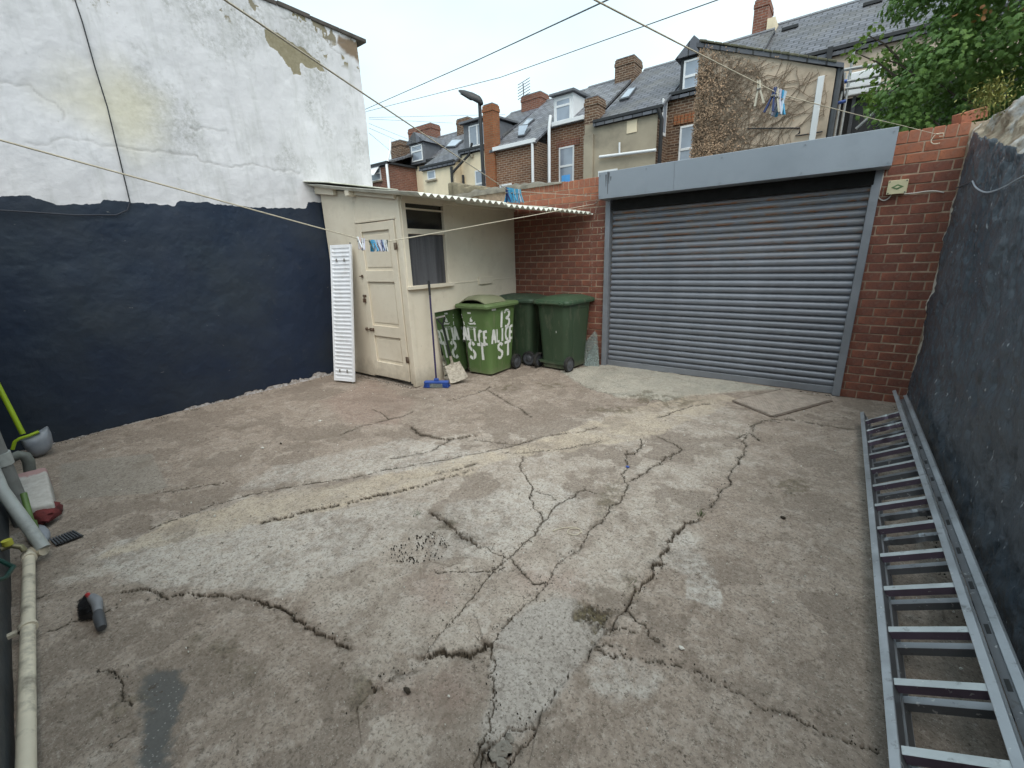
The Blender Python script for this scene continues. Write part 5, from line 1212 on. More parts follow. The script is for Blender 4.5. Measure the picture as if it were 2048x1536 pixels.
tag(MB().tube([tuple(p_) for p_ in sagpath(L2, 8, .004)], .0022, 6).build('clothes_line', M['rope'], smooth=True), 'clothes line from upper left carrying the bunch of blue pegs', 'clothes line')
L3 = [np.array([-.77, HWY(-.77), 2.10]), at(1190, 0, Y=1.003), at(1518, 168, Y=1.99), at(1558, 188, Y=2.05), at(1800, 250, Y=D-.27), at(1880, 270, Y=D-.01)]
tag(MB().tube([tuple(p_) for p_ in sagpath(L3, 8, .004)], .0019, 6).build('clothes_line', M['rope'], smooth=True), 'upper right clothes line tied to the brick pier', 'clothes line')
kn = [at(*q_, Y=D-.03) for q_ in ((1872, 268), (1866, 275), (1862, 283), (1868, 288), (1880, 286))]
tag(MB().tube([tuple(p_) for p_ in smoothpath(kn, 4)]+[], .004, 6).tube([tuple(at(*q_, Y=D-.025)) for q_ in ((1872, 268), (1886, 266), (1888, 272), (1878, 273))], .004, 6).build('line_knot', M['rope'], smooth=True), 'loose knotted cord end at the top of the brick pier', 'cord')
tag(MB().tube([tuple(at(1188, 408, Y=D-.02)), tuple(at(1200, 400, Y=D-.02)), tuple(at(1215, 392, Y=D+.0))], .004, 6).tube([tuple(at(1192, 392, Y=D-.02)), tuple(at(1206, 390, Y=D-.01))], .004, 6).build('line_hook', M['steelpart']), 'small hook holding two lines beside the shutter housing', 'hook')
tag(MB().tube([(-.77, HWY(-.77)-.01, 2.12), (-.77, HWY(-.77)+.02, 2.12)], .02, 8).build('line_hook', M['steelpart']), 'hook for clothes lines on the house wall', 'hook')
PEGC = {'blue': (.05, .30, .52), 'teal': (.10, .38, .55), 'white': (.70, .72, .74), 'lilac': (.50, .50, .62), 'navy': (.03, .05, .16), 'cream': (.62, .58, .47), 'pink': (.62, .45, .42), 'green': (.03, .06, .055), 'pale': (.42, .52, .62)}
PM = {k: plain('peg_'+k, v, .45, .06, 8, bump=0) for k, v in PEGC.items()}
def peg_mesh(mat):
    mb = MB()
    for s_ in (-1, 1):
        mb.hexa([(-.0045, s_*.0045, .012), (.0045, s_*.0045, .012), (.0045, s_*.0015, .012), (-.0045, s_*.0015, .012)], [(-.005, s_*.006, -.02), (.005, s_*.006, -.02), (.005, s_*.001, -.02), (-.005, s_*.001, -.02)])
        mb.hexa([(-.005, s_*.006, -.0202), (.005, s_*.006, -.0202), (.005, s_*.001, -.0202), (-.005, s_*.001, -.0202)], [(-.004, s_*.018, -.070), (.004, s_*.018, -.070), (.004, s_*.0115, -.070), (-.004, s_*.0115, -.070)])
    return mb.mesh('peg', mat)
spm = MB().tube([(-.006, -.006, -.018), (-.006, .006, -.018)], .0035, 6).mesh('spring', M['steelpart'])
PME = {k: peg_mesh(v) for k, v in PM.items()}
def pegs(line_pts, items, group, label_fn, yaw):
    a, b = [np.array(p_) for p_ in line_pts]
    for i, (t, colr) in enumerate(items):
        p_ = a+(b-a)*t; o = link('clothes_peg', PME[colr]); o.location = tuple(p_); o.rotation_euler = (random.gauss(0, .12), random.gauss(0, .14), yaw+random.gauss(0, .18))
        tag(o, label_fn(i, colr), 'clothes peg', group); s_ = link('spring', spm, o)
e1q = (at(716, 477, X=-2.75), at(730, 481, X=-2.75)); ORD = ['first', 'second', 'third', 'fourth', 'fifth', 'sixth', 'seventh', 'eighth', 'ninth', 'tenth', 'eleventh', 'twelfth', 'thirteenth', 'fourteenth']
NAMEC = {'blue': 'bright blue', 'teal': 'teal blue', 'white': 'white', 'lilac': 'pale lilac', 'navy': 'navy', 'cream': 'cream', 'pink': 'pinkish', 'green': 'dark green', 'pale': 'pale blue'}
def lab(where): return lambda i, c: f'{NAMEC[c]} clothes peg, {ORD[i]} from the left {where}'
pegs(e1q, [(.0, 'white'), (.25, 'pink'), (.55, 'white'), (.85, 'lilac')], 'pegs on the lower line', lab('in the small group left of shed door'), 1.45)
e2q = (at(739, 483, X=-2.752), at(774, 483, X=-2.76))
pegs(e2q, [(0, 'green'), (.08, 'blue'), (.17, 'blue'), (.26, 'blue'), (.35, 'pale'), (.44, 'lilac'), (.52, 'white'), (.6, 'lilac'), (.68, 'navy'), (.76, 'pale'), (.84, 'white'), (.92, 'white'), (1., 'green')], 'pegs on the lower line', lab('in the bunch before shed door'), 1.45)
e3q = (at(1013, 379, Y=2.19), at(1040, 383, Y=2.45))
pegs(e3q, [(0, 'navy'), (.08, 'blue'), (.17, 'teal'), (.26, 'blue'), (.36, 'blue'), (.46, 'teal'), (.56, 'pale'), (.66, 'teal'), (.76, 'blue'), (.88, 'pale'), (1., 'teal')], 'pegs above the shed roof', lab('in the blue bunch above shed roof'), 1.75)
e4q = (at(1518, 168, Y=1.99), at(1568, 190, Y=2.07))
pegs(e4q, [(0, 'cream'), (.62, 'navy'), (.72, 'cream'), (.82, 'lilac'), (.92, 'blue'), (1., 'pale')], 'pegs on the upper right line', lab('on the line before the ivy wall'), 1.35)

# ================================================================== TERRACE ACROSS THE LANE
def house(name, label, x0, cat='house'):
    return empty(name, (x0, 15, 0), 0, label, cat, 'terraced houses across the lane')
def bodyw(h, x0, x1, y0, y1, ze, mat, name='wall'):
    return under(MB().box(x0, x1, y0, y1, -.1, ze).build(name, M[mat]), h)
def slope(h, x0, x1, ye, ze, yr, zr, mat='slate', name='roof', back=True, ov=.12):
    k = (zr-ze)/(yr-ye); y0 = ye-ov; z0 = ze-ov*k
    pts = [(x0, y0, z0), (x0, yr, zr), (x0, yr+(3 if back else .05), zr-(3*k*.9 if back else .02)), (x0, yr+(3 if back else .05), zr-(3*k*.9 if back else .02)-.08), (x0, yr, zr-.09), (x0, y0, z0-.08)]
    r = under(MB().prism(pts, (x1-x0, 0, 0)).build(name, M[mat]), h)
    n = int((x1-x0)/.45)+1; rt = MB()
    for i in range(n): a = x0+(x1-x0)*i/n; rt.prism([(a+.005, yr-.11, zr-.055), (a+.005, yr, zr+.035), (a+.005, yr+.11, zr-.055)], ((x1-x0)/n-.01, 0, 0))
    o = rt.build('ridge_tiles', M['lead']); o.parent = r; o['kind'] = 'stuff'
    return r
def gutter(h, x0, x1, y, z, mat='black', r=.06):
    return under(MB().box(x0, x1, y-.14, y-.02, z-.10, z-.01).box(x0, x1, y-.02, y+.0, z-.20, z-.02).build('gutter', M[mat], bevel=.01), h)
def pipe(h, pts, mat='upvc', r=.045, name='downpipe'):
    return under(MB().tube([tuple(p_) for p_ in pts], r, 8).build(name, M[mat], smooth=50), h)
def window(h, Y, rect, transom=.5, mull=False, cill=True, mat='upvc', blind=None, d=.0):
    xa, ya, xb, yb = rect; a = at(xa, (ya+yb)/2, Y=Y); b = at(xb, (ya+yb)/2, Y=Y); xm = (xa+xb)/2
    x0, x1 = a[0], b[0]; z1 = at(xm, ya, Y=Y)[2]; z0 = at(xm, yb, Y=Y)[2]; f = .055
    mb = MB().box(x0, x1, Y-.02, Y+.02, z0, z0+f).box(x0, x1, Y-.02, Y+.02, z1-f, z1).box(x0, x0+f, Y-.018, Y+.02, z0+f, z1-f).box(x1-f, x1, Y-.018, Y+.02, z0+f, z1-f)
    if transom: zt_ = z0+(z1-z0)*transom; mb.box(x0+f, x1-f, Y-.03, Y+.02, zt_-.035, zt_+.035)
    if mull: mb.box((x0+x1)/2-.035, (x0+x1)/2+.035, Y-.024, Y+.02, z0+f, z1-f)
    w_ = under(mb.build('window', M[mat], bevel=.006), h)
    spans = [(z0+f, z1-f)] if not transom else [(z0+f, zt_-.035), (zt_+.035, z1-f)]
    for s0_, s1_ in spans:
        o = MB().box(x0+f, x1-f, Y-.008, Y-.004, s0_, s1_).build('pane', M['pane']); o.parent = w_
    if cill: o = MB().box(x0-.08, x1+.08, Y-.09, Y+.0, z0-.07, z0-.004).build('sill', M['beige']); o.parent = w_
    if blind:
        o = MB().box(x0+f+.06, x1-f-.1, Y-.012, Y-.0085, z0+f, z0+f+.28).build('sticker', plain('blue_sticker', blind, .6, .1, 4)); o.parent = w_
    return w_, (x0, x1, z0, z1)
def skylight(h, quad, opened=False):
    # quad: four points on the roof slope
    q = [np.array(p_) for p_ in quad]; n = np.cross(q[1]-q[0], q[3]-q[0]); n /= np.linalg.norm(n); n = n if n[2] > 0 else -n
    s_ = under(MB().prism([tuple(p_+n*.01) for p_ in q], tuple(n*.06)).build('skylight', M['dgrey']), h); c = sum(q)/4
    g = [c+(p_-c)*.84+n*.072 for p_ in q]
    if opened: g = [g[0]+n*.12, g[1]+n*.12, g[2], g[3]]
    o = MB().prism([tuple(p_) for p_ in g], tuple(n*.01)).build('pane', M['pane']); o.parent = s_
def onroof(px, py, ye, ze, yr, zr):      # line of sight onto a roof slope
    d = Fv*FPX+Rv*(px-1024)-Uv*(py-768); k = (zr-ze)/(yr-ye)
    t = (ze-k*ye-CAM[2]+k*CAM[1])/(d[2]-k*d[1]); return CAM+t*d
def chimney(h, x0, x1, y0, y1, z0, z1, mat='brick_b', pots=0, name='chimney'):
    m_ = MB().box(x0, x1, y0, y1, z0, z1-.22).box(x0-.02, x1+.02, y0-.02, y1+.02, z1-.219, z1-.10).box(x0-.004, x1+.004, y0-.004, y1+.004, z1-.099, z1)
    c = under(m_.build(name, M[mat], bevel=.012), h)
    cp = MB().box(x0+.02, x1-.02, y0+.02, y1-.02, z1, z1+.05).build('cap', M['lead'], bevel=.02); cp.parent = c
    for i in range(pots):
        px_ = x0+(x1-x0)*(i+.5)/pots; o = MB().tube([(px_, (y0+y1)/2, z1), (px_, (y0+y1)/2, z1+.32), (px_, (y0+y1)/2, z1+.36)], [.12, .10, .13], 12).build('chimney_pot', M['beige'], smooth=40); o.parent = c
    return c
RY, RZ = 18.0, 8.10
# --- far red offshoot on the left
h1 = house('terraced_house', 'red brick offshoot with grey roof at the far left above shed', -18)
xa = at(741, 340, Y=14)[0]-.9; xb = at(776, 340, Y=14)[0]
bodyw(h1, xa, xb, 14, 17.5, 5.98, 'brick_b')
slope(h1, xa-.1, xb+.12, 14, 5.98, 16.2, 6.75, 'slate', back=True)
gutter(h1, xa, xb+.1, 14, 6.0); under(MB().box(xb, xb+.12, 13.9, 16.6, 5.88, 5.97).build('gutter', M['black']), h1)
pipe(h1, [(xb+.06, 13.9, 2.8), (xb+.06, 13.9, 5.8), (xb-.1, 14.3, 6.5), (xb-.25, 14.5, 7.0)], 'upvc', .06)
w_, (x0, x1, z0, z1) = window(h1, 13.99, (742, 336, 762, 362), .55)
under(MB().prism([(x0, 13.98, z0+.6), (x1, 13.98, z0+.6), (x1+.05, 13.55, z0+.15), (x0+.05, 13.55, z0+.15)], (0, .01, .04)).build('window_sash', M['upvc']), h1)
chimney(h1, xa+.3, xa+1.1, 15.8, 16.5, 6.3, 7.35, 'brick_c')
# --- cream house, recessed wall with dormer, low offshoot in front
h2 = house('terraced_house', 'cream house with dormer and open window left of the lamp post', -15)
x0_ = xb-.2; x1_ = at(846, 340, Y=15.7)[0]+.2; ze2 = at(838, 324, Y=15.7)[2]
bodyw(h2, x0_, -13.3, 15.7, 19.5, ze2, 'cream'); slope(h2, x0_-1.2, -13.3, 15.7, ze2, RY+.2, 7.85, 'slate_b'); gutter(h2, x0_, -15.3, 15.7, ze2+.02)
ox0, ox1 = at(845, 340, Y=14)[0], at(908, 340, Y=14)[0]
bodyw(h2, ox0, ox1, 14, 15.68, 5.40, 'cream', 'offshoot_wall'); slope(h2, ox0-.1, ox1+.1, 14, 5.42, 17.2, 7.35, 'slate', 'offshoot_roof', back=False); gutter(h2, ox0-.05, ox1+.1, 14, 5.46)
window(h2, 13.99, (855, 341, 871, 359), 0, False)
pipe(h2, [(ox1-.05, 13.9, 5.2), (ox1-.05, 13.9, 2.6)], 'black', .055); pipe(h2, [(ox0+.6, 13.92, 3.75), (ox1-.05, 13.9, 4.02)], 'black', .05); pipe(h2, [(ox1-.05, 13.9, 4.95), (ox1+.6, 14.3, 5.6), (ox1+.75, 14.34, 6.0)], 'black', .05); pipe(h2, [(ox1+.22, 14.28, 4.9), (ox1+.22, 14.28, 2.7)], 'black', .05)
def dormer(h, px0, px1, ytop, ybot, Y, cheek='lead', depth=1.6, flat=True, gable=False, mull=False, transom=.62, wide=.12):
    a = at(px0, (ytop+ybot)/2, Y=Y); b = at(px1, (ytop+ybot)/2, Y=Y); z1 = at((px0+px1)/2, ytop, Y=Y)[2]; z0 = at((px0+px1)/2, ybot, Y=Y)[2]
    dm = under(MB().box(a[0]-wide, b[0]+wide, Y+.02, Y+depth, z0-.1, z1+.10).build('dormer', M[cheek]), h)
    if gable:
        xm = (a[0]+b[0])/2; o = MB().prism([(a[0]-.25, Y-.1, z1+.08), (b[0]+.25, Y-.1, z1+.08), (xm, Y-.1, z1+.55)], (0, depth+.3, 0)).build('dormer_roof', M['slate'])
    else: o = MB().prism([(a[0]-wide-.1, Y-.15, z1+.11), (b[0]+wide+.1, Y-.15, z1+.11), (b[0]+wide+.1, Y+depth, z1+.22), (a[0]-wide-.1, Y+depth, z1+.22)], (0, 0, .07)).build('dormer_roof', M['lead'])
    o.parent = dm
    window(h, Y, (px0, ytop, px1, ybot), transom, mull, False)
    return dm
dormer(h2, 823, 845, 290, 323, 15.5, 'lead', 1.9, gable=True)
chimney(h2, at(826, 270, Y=RY)[0], at(872, 270, Y=RY)[0], RY-.35, RY+.35, 7.2, at(848, 256, Y=RY)[2], 'brick_b')
skylight(h2, [onroof(*q_, 14, 5.42, 17.2, 7.35) for q_ in ((905, 282), (928, 282), (912, 296), (892, 297))])
chimney(h2, at(921, 250, Y=RY)[0], at(944, 250, Y=RY)[0], RY-.3, RY+.3, 7.3, at(932, 240, Y=RY)[2], 'brick_c')
# --- cream house behind the lamp post
h3 = house('terraced_house', 'cream house with tall white window behind the lamp post', -12.6)
cx0, cx1 = ox1+.02, at(985, 340, Y=14.4)[0]; ze3 = at(960, 294, Y=14.4)[2]
bodyw(h3, cx0, cx1, 14.4, 19.5, ze3, 'cream'); slope(h3, cx0, cx1+.1, 14.4, ze3+.02, RY, 7.95, 'slate'); gutter(h3, cx0, cx1, 14.4, ze3+.04)
window(h3, 14.39, (951, 339, 976, 394), .5); dormer(h3, 938, 972, 248, 292, 14.55, 'lead', 2.2, mull=True, transom=0, wide=.3)
for q_ in ((945, 312), (937, 382)): p_ = at(*q_, Y=14.39); under(MB().box(p_[0]-.05, p_[0]+.05, 14.33, 14.39, p_[2]-.06, p_[2]+.06).build('vent', M['beige']), h3)
# --- brown brick house with two skylights and tall orange stack
h4 = house('terraced_house', 'brown brick house with tall orange chimney stack and two skylights', -10.2)
bx0_, bx1_ = at(992, 340, Y=14)[0], at(1070, 330, Y=14)[0]
bodyw(h4, bx0_-.05, bx1_, 14, 19.5, 5.50, 'brick_a'); under(MB().box(bx1_, bx1_+.01, 14.0, 15.1, 1, 5.5).build('side_wall', M['brick_c']), h4)
slope(h4, bx0_-.2, bx1_+.12, 14, 5.54, RY, RZ-.05, 'slate_b'); under(MB().box(bx0_, bx1_+.1, 13.82, 13.99, 5.40, 5.53).build('gutter', M['upvc'], bevel=.01), h4)
chimney(h4, at(971, 300, Y=13.98)[0], at(991, 300, Y=13.98)[0], 13.9, 14.3, .0, at(983, 207, Y=13.9)[2], 'brick_o')
for k_, q_ in enumerate((((1058, 239), (1070, 241), (1055, 254), (1044, 255)), ((1040, 262), (1062, 260), (1050, 274), (1036, 276)))):
    skylight(h4, [onroof(*p_, 14, 5.54, RY, RZ-.05) for p_ in q_], k_ == 1)
pipe(h4, [(bx1_-.02, 13.88, 5.4), (bx1_-.02, 13.88, 2.4)], 'upvc', .05); pipe(h4, [(bx1_+.35, 14.5, 6.3), (bx1_+.35, 14.4, 5.9), (bx1_+.35, 14.4, 2.4)], 'upvc', .055)
window(h4, 13.99, (1000, 368, 1024, 400), 0)
chimney(h4, at(1051, 205, Y=RY)[0], at(1090, 205, Y=RY)[0], RY-.35, RY+.35, 7.4, at(1070, 193, Y=RY)[2], 'brick_b')
# --- brown brick house with white dormer and blue sticker
h5 = house('terraced_house', 'brown brick house with white dormer and a blue sticker in its window', -8.3)
ex0, ex1 = bx1_+.0, at(1186, 300, Y=14.9)[0]; ze5 = at(1130, 244, Y=14.9)[2]
bodyw(h5, ex0-.1, ex1, 14.9, 19.5, ze5, 'brick_a'); slope(h5, ex0, ex1+.2, 14.9, ze5+.03, RY, RZ, 'slate_b')
under(MB().box(ex0+.25, ex1-.3, 14.72, 14.89, ze5-.1, ze5+.03).build('gutter', M['upvc'], bevel=.01), h5)
window(h5, 14.88, (1118, 293, 1148, 370), .5, blind=(.10, .38, .80)); hd_ = at(1133, 287, Y=14.87)
und = MB()
for i in range(9): x = hd_[0]-.42+.105*i; und.box(x, x+.09, 14.87, 14.895, hd_[2]-.11, hd_[2]+.12)
under(und.build('brick_lintel', M['brick_b'], bevel=.006), h5)['kind'] = 'stuff'
dormer(h5, 1111, 1142, 196, 243, 15.05, 'upvc', 2.6, transom=.68, wide=.08)
p_ = at(1098, 262, Y=14.85); pipe(h5, [(p_[0], 14.82, p_[2]), (p_[0], 14.82, 2.6)], 'upvc', .05)
chimney(h5, at(1168, 240, Y=14)[0], at(1194, 240, Y=14)[0], 14.02, 14.6, 3, at(1181, 195, Y=14)[2], 'brick_c')
# --- beige rendered offshoot
h6 = house('terraced_house', 'beige rendered offshoot with black gutter above the shutter left end', -6)
fx0, fx1 = at(1169, 290, Y=14)[0], at(1314, 260, Y=14)[0]
bodyw(h6, fx0, fx1, 14, 19.5, 5.60, 'beige'); under(MB().box(fx1, fx1+.012, 14.02, 14.9, 1, 5.55).build('side_wall', M['brick_c']), h6)
gx0 = at(1188, 290, Y=14)[0]; slope(h6, gx0, fx1+.1, 14, 5.64, RY, 8.15, 'slate'); gutter(h6, gx0, fx1+.15, 14, 5.68)
under(MB().box(fx0-.0, gx0, 13.93, 13.998, 0, 5.3).build('pilaster', M['beige'], bevel=.01), h6)
skylight(h6, [onroof(*q_, 14, 5.64, RY, 8.15) for q_ in ((1258, 181), (1274, 178), (1258, 199), (1239, 204))])
chimney(h6, at(1241, 130, Y=RY)[0], at(1284, 130, Y=RY)[0]-.1, RY-.5, RY+.3, 7.4, at(1262, 112, Y=RY-.5)[2], 'brick_c')
window(h6, 13.99, (1196, 340, 1234, 400), .6)
p1, p2, p3, p4 = at(1199, 314, Y=13.9), at(1312, 300, Y=13.9), at(1239, 285, Y=13.9), at(1239, 309, Y=13.9)
pipe(h6, [p1, p2], 'upvc', .045, 'waste_pipe'); pipe(h6, [p3, p4], 'upvc', .03, 'waste_pipe')
q_ = at(1264, 253, Y=13.99); under(MB().box(q_[0]-.16, q_[0]+.16, 13.975, 13.998, q_[2]-.17, q_[2]+.17).build('vent_patch', M['cream']), h6)
pw = at(1327, 238, X=fx1+.012); wv = under(MB().box(fx1+.012, fx1+.04, pw[1]-.2, pw[1]+.2, pw[2]-.45, pw[2]+.5).build('side_window', M['upvc'], bevel=.01), h6)
o = MB().box(fx1+.0401, fx1+.045, pw[1]-.13, pw[1]+.13, pw[2]-.36, pw[2]+.42).build('pane', M['pane']); o.parent = wv
pipe(h6, [(fx1+.03, 13.88, 5.6), (fx1+.12, 14.0, 5.3), (fx1+.12, 14.05, 2.4)], 'black', .06)
# --- brick house with gabled dormer, half hidden by the ivy wall
h7 = house('terraced_house', 'dark brick house with narrow gabled dormer beside the ivy wall', -4.2)
gx0_, gx1_ = fx1+.012, -3.0; bodyw(h7, gx0_-.2, gx1_, 14.92, 19.5, 6.12, 'brick_c'); slope(h7, gx0_, gx1_+.2, 14.92, 6.15, RY, 8.25, 'slate'); gutter(h7, gx0_, gx1_, 14.92, 6.2)
dormer(h7, 1367, 1402, 118, 178, 15.0, 'black', 1.8, gable=True, transom=.45, wide=.1)
window(h7, 14.9, (1358, 250, 1400, 335), .45)
ln_ = at(1375, 236, Y=14.9); und = MB()
for i in range(8): x = ln_[0]-.40+.105*i; und.box(x, x+.09, 14.88, 14.915, ln_[2]-.13, ln_[2]+.13)
under(und.build('brick_lintel', M['brick_o'], bevel=.006), h7)['kind'] = 'stuff'
# --- right-hand house: long slate roof, sandy wall
h8 = house('terraced_house', 'sandy rendered house with long slate roof and tall chimney on the right', 2)
bodyw(h8, -3.0, 12, 15.5, 20, 6.40, 'stone'); slope(h8, -3.3, 12.2, 15.5, 6.45, 19, 8.72, 'slate'); gutter(h8, -3.2, 12, 15.5, 6.50)
ca, cb_ = at(1509, 60, Y=18.6)[0], at(1545, 60, Y=18.6)[0]; chimney(h8, ca, cb_-.12, 18.2, 19.1, 7.6, at(1526, 3, Y=18.4)[2], 'brick_b')
under(MB().box(cb_-.1, cb_+.12, 18.1, 19.1, 8.0, 8.62).build('flashing', M['cream']), h8)
for q_ in ((1660, 105),): p_ = at(*q_, Y=15.4); under(MB().box(p_[0]-.06, p_[0]+.06, 15.3, 15.5, p_[2]-.2, p_[2]+.1).build('gutter_bracket', M['black']), h8)
for q_ in ((1580, 58), (1745, 8)): p_ = onroof(*q_, 15.5, 6.45, 19, 8.72); under(MB().box(p_[0]-.22, p_[0]+.22, p_[1]-.1, p_[1]+.1, p_[2]-.03, p_[2]+.06).build('roof_vent', M['black'], bevel=.01), h8)

# --- nearer offshoot wall clothed in bare ivy
iv = empty('ivy_outhouse', (-1.8, 10.5, 0), 0, 'tall rendered outhouse gable covered in dry brown ivy', 'outhouse')
IY = 10.5; tl = at(1400, 93, Y=IY); tm = at(1430, 98, Y=IY); tr_ = at(1673, 137, Y=IY)
under(MB().prism([(tl[0], IY, -.1), (tr_[0], IY, -.1), tuple(tr_), tuple(tl)], (0, 3.6, 0)).build('wall', M['stone']), iv)
under(MB().prism([(tl[0]-.06, IY-.05, tl[2]+.0), (tr_[0]+.1, IY-.05, tr_[2]-.02), (tr_[0]+.1, IY-.05, tr_[2]+.05), (tl[0]-.06, IY-.05, tl[2]+.07)], (0, 3.75, 0)).build('roof', M['slate']), iv)
vg = MB()
for i in range(16):
    a = i/16; b = (i+.93)/16; pa = tl*(1-a)+tr_*a; pb = tl*(1-b)+tr_*b
    vg.prism([(pa[0], IY-.07, pa[2]+.071), (pb[0], IY-.07, pb[2]+.071), (pb[0], IY-.07, pb[2]+.105+random.uniform(0, .02)), (pa[0], IY-.07, pa[2]+.11)], (0, .25, 0))
under(vg.build('verge_tiles', plain('mossy_tile', (.12, .115, .08), .95, .4, 12, dirt=(.06, .07, .03), dscale=8), bevel=.01), iv)['kind'] = 'stuff'
pA_, pB_ = at(1636, 155, Y=IY), at(1622, 278, Y=IY)
under(MB().box(pB_[0]-.03, pB_[0]+.07, IY-.06, IY-.002, 2.5, pA_[2]).build('trunking', M['upvc'], bevel=.01), iv)
pipe(iv, [(tr_[0]+.05, IY+.05, tr_[2]), (tr_[0]+.05, IY+.05, 2)], 'dgrey', .05)
pipe(iv, [at(1495, 257, Y=IY-.03), at(1600, 256, Y=IY-.03), at(1599, 266, Y=IY-.03), at(1590, 272, Y=IY-.03), at(1600, 271, Y=IY-.03), at(1645, 263, Y=IY-.03)], 'black', .012, 'cable')
# ivy stems: creeping tendrils with dry leaf scraps, thick on the left, thin on the right
stm = MB(); lfm = MB(); Wd = tr_[0]-tl[0]
def topz(x): return tl[2]+(tr_[2]-tl[2])*(x-tl[0])/Wd
for i in range(420):
    x = tl[0]+Wd*min(.97, abs(random.gauss(0, .38))); z = random.uniform(2.6, topz(x)-.3); a = random.gauss(.9 if x-tl[0] > .5*Wd else .5, .7)*random.choice((1, 1, 1, -1)); path = []
    for k in range(9):
        if not (tl[0] < x < tr_[0]-.02) or z > topz(x)-.03: break
        path.append((x, IY-.012-.02*random.random(), z)); a += random.gauss(0, .35); x += math.sin(a)*.11; z += math.cos(a)*.11
    if len(path) > 2: stm.tube(path, [.007-.0006*k for k in range(len(path))], 4)
for i in range(15000):
    u = abs(random.gauss(0, .30)); z = random.uniform(2.6, 5.5)
    if u > .95: continue
    x = tl[0]+Wd*u
    if z > topz(x)+.05: continue
    if random.random() > max(.05, 1-u*1.9+.35*(3.6-z)): continue
    c = np.array([x, IY-.02-abs(random.gauss(0, .05)), z]); s_ = random.uniform(.012, .03); d_ = np.array([random.gauss(0, .7), random.gauss(-.4, .5), random.gauss(-.5, .8)]); d_ /= np.linalg.norm(d_)+1e-9; e_ = np.cross(d_, [.3, -1, .2]); e_ /= np.linalg.norm(e_)+1e-9
    lfm.add([c, c+d_*s_+e_*s_*.45, c+d_*s_*2, c+d_*s_-e_*s_*.45], [(0, 1, 2, 3)])
M['ivy'] = plain('dry_ivy', (.30, .205, .135), .95, .5, 3, bump=0); M['ivystem'] = plain('ivy_stem', (.19, .14, .10), .95, .3, 6, bump=0)
under(stm.build('ivy_stems', M['ivystem'], fix=False), iv)['kind'] = 'stuff'; under(lfm.build('ivy_leaves', M['ivy'], fix=False), iv)['kind'] = 'stuff'

# --- dark lean-to with white window and scaffold tubes beside the outhouse
dl = empty('dark_lean_to', (1.2, 12.5, 0), 0, 'dark shaded lean-to with white fascia behind the tree', 'outhouse')
lx0 = tr_[0]+.15; zf0 = at(1720, 190, Y=12.5)[2]
under(MB().box(lx0-.3, 6, 12.6, 15.4, -.1, zf0).build('wall', M['black']), dl)  # painted black to carry the shade of a dark interior
under(MB().box(at(1690, 180, Y=12.4)[0], at(1758, 180, Y=12.4)[0], 12.4, 12.6, zf0, zf0+.42).build('fascia', M['upvc'], bevel=.02), dl)
for k_ in range(5): under(MB().box(lx0+.1+.55*k_, lx0+.16+.55*k_, 12.5, 12.59, 2, zf0-.002).build('board_post', M['dgrey']), dl)
sf = empty('scaffold_frame', (lx0, 11.8, 0), 0, 'galvanised scaffold tubes beside the ivy outhouse', 'scaffold')
M['galv'] = plain('galvanised_tube', (.33, .34, .34), .5, .2, 8, .4)
for px_ in (1703, 1692): a = at(px_, 130, Y=11.9); under(MB().tube([(a[0], 11.9, 1), (a[0], 11.9, at(px_, 100 if px_ > 1700 else 145, Y=11.9)[2])], .025, 8).build('standard', M['galv'], smooth=True), sf)
for (a, b) in (((1680, 141), (1760, 128)), ((1680, 166), (1775, 148)), ((1690, 178), (1775, 165))): under(MB().tube([tuple(at(*a, Y=11.9)), tuple(at(*b, Y=11.9))], .03, 8).build('ledger', M['galv'], smooth=True), sf)
for (a, b) in (((1672, 165), (1694, 162)), ((1668, 208), (1692, 202))): under(MB().tube([tuple(at(*a, Y=11.7)), tuple(at(*b, Y=11.7))], .03, 8).build('netting_tie', M['blue'], smooth=True), sf)
under(MB().tube([tuple(at(1712, 258, Y=11)), tuple(at(1752, 222, Y=11))], .025, 8).build('brace', M['galv'], smooth=True), sf)

# ================================================================== STREET LAMP, AERIAL, WIRES
LYm = 8.0; lb = at(971, 392, Y=LYm); lt = at(959, 205, Y=LYm)
lmp = empty('street_lamp', (lb[0], LYm, 0), 0, 'black street lamp column with flat tilted lantern in the lane', 'street lamp')
under(MB().tube([(lb[0], LYm, -.05), (lb[0]-.02, LYm, 1.2), (lt[0], LYm, lt[2])], [.065, .05, .036], 12).build('column', M['black'], smooth=50), lmp)
hd0 = np.array([lt[0]+.03, LYm, lt[2]-.02]); ht = at(921, 182, Y=7.9)
dirx = ht-hd0; lnh = np.linalg.norm(dirx); dirx /= lnh; sd_ = np.array([.15, 1., 0.]); sd_ -= dirx*sd_.dot(dirx); sd_ /= np.linalg.norm(sd_); upv = np.cross(dirx, sd_); upv = upv if upv[2] > 0 else -upv
rings = []
for t, w_, h_ in ((-.08, .035, .035), (.0, .06, .08), (.15, .10, .11), (.45, .14, .10), (.85, .13, .055), (1., .08, .025)):
    c = hd0+dirx*lnh*t; rings.append([tuple(c+sd_*w_*math.cos(a)+upv*(h_*max(0, math.sin(a))+(.028*min(0, math.sin(a))))) for a in np.linspace(0, 2*math.pi, 16, endpoint=False)])
lan = under(MB().loft(rings).build('lantern', M['black'], smooth=50), lmp)
o = MB().loft([[tuple(hd0+dirx*lnh*t+sd_*.1*u-upv*.031) for t, u in ((.35, -1), (.9, -.9), (.9, .9), (.35, 1))], [tuple(hd0+dirx*lnh*t+sd_*.09*u-upv*.04) for t, u in ((.38, -1), (.87, -.9), (.87, .9), (.38, 1))]]).build('lens', glassmat('lamp_lens', (.30, .28, .26), .3)); o.parent = lan
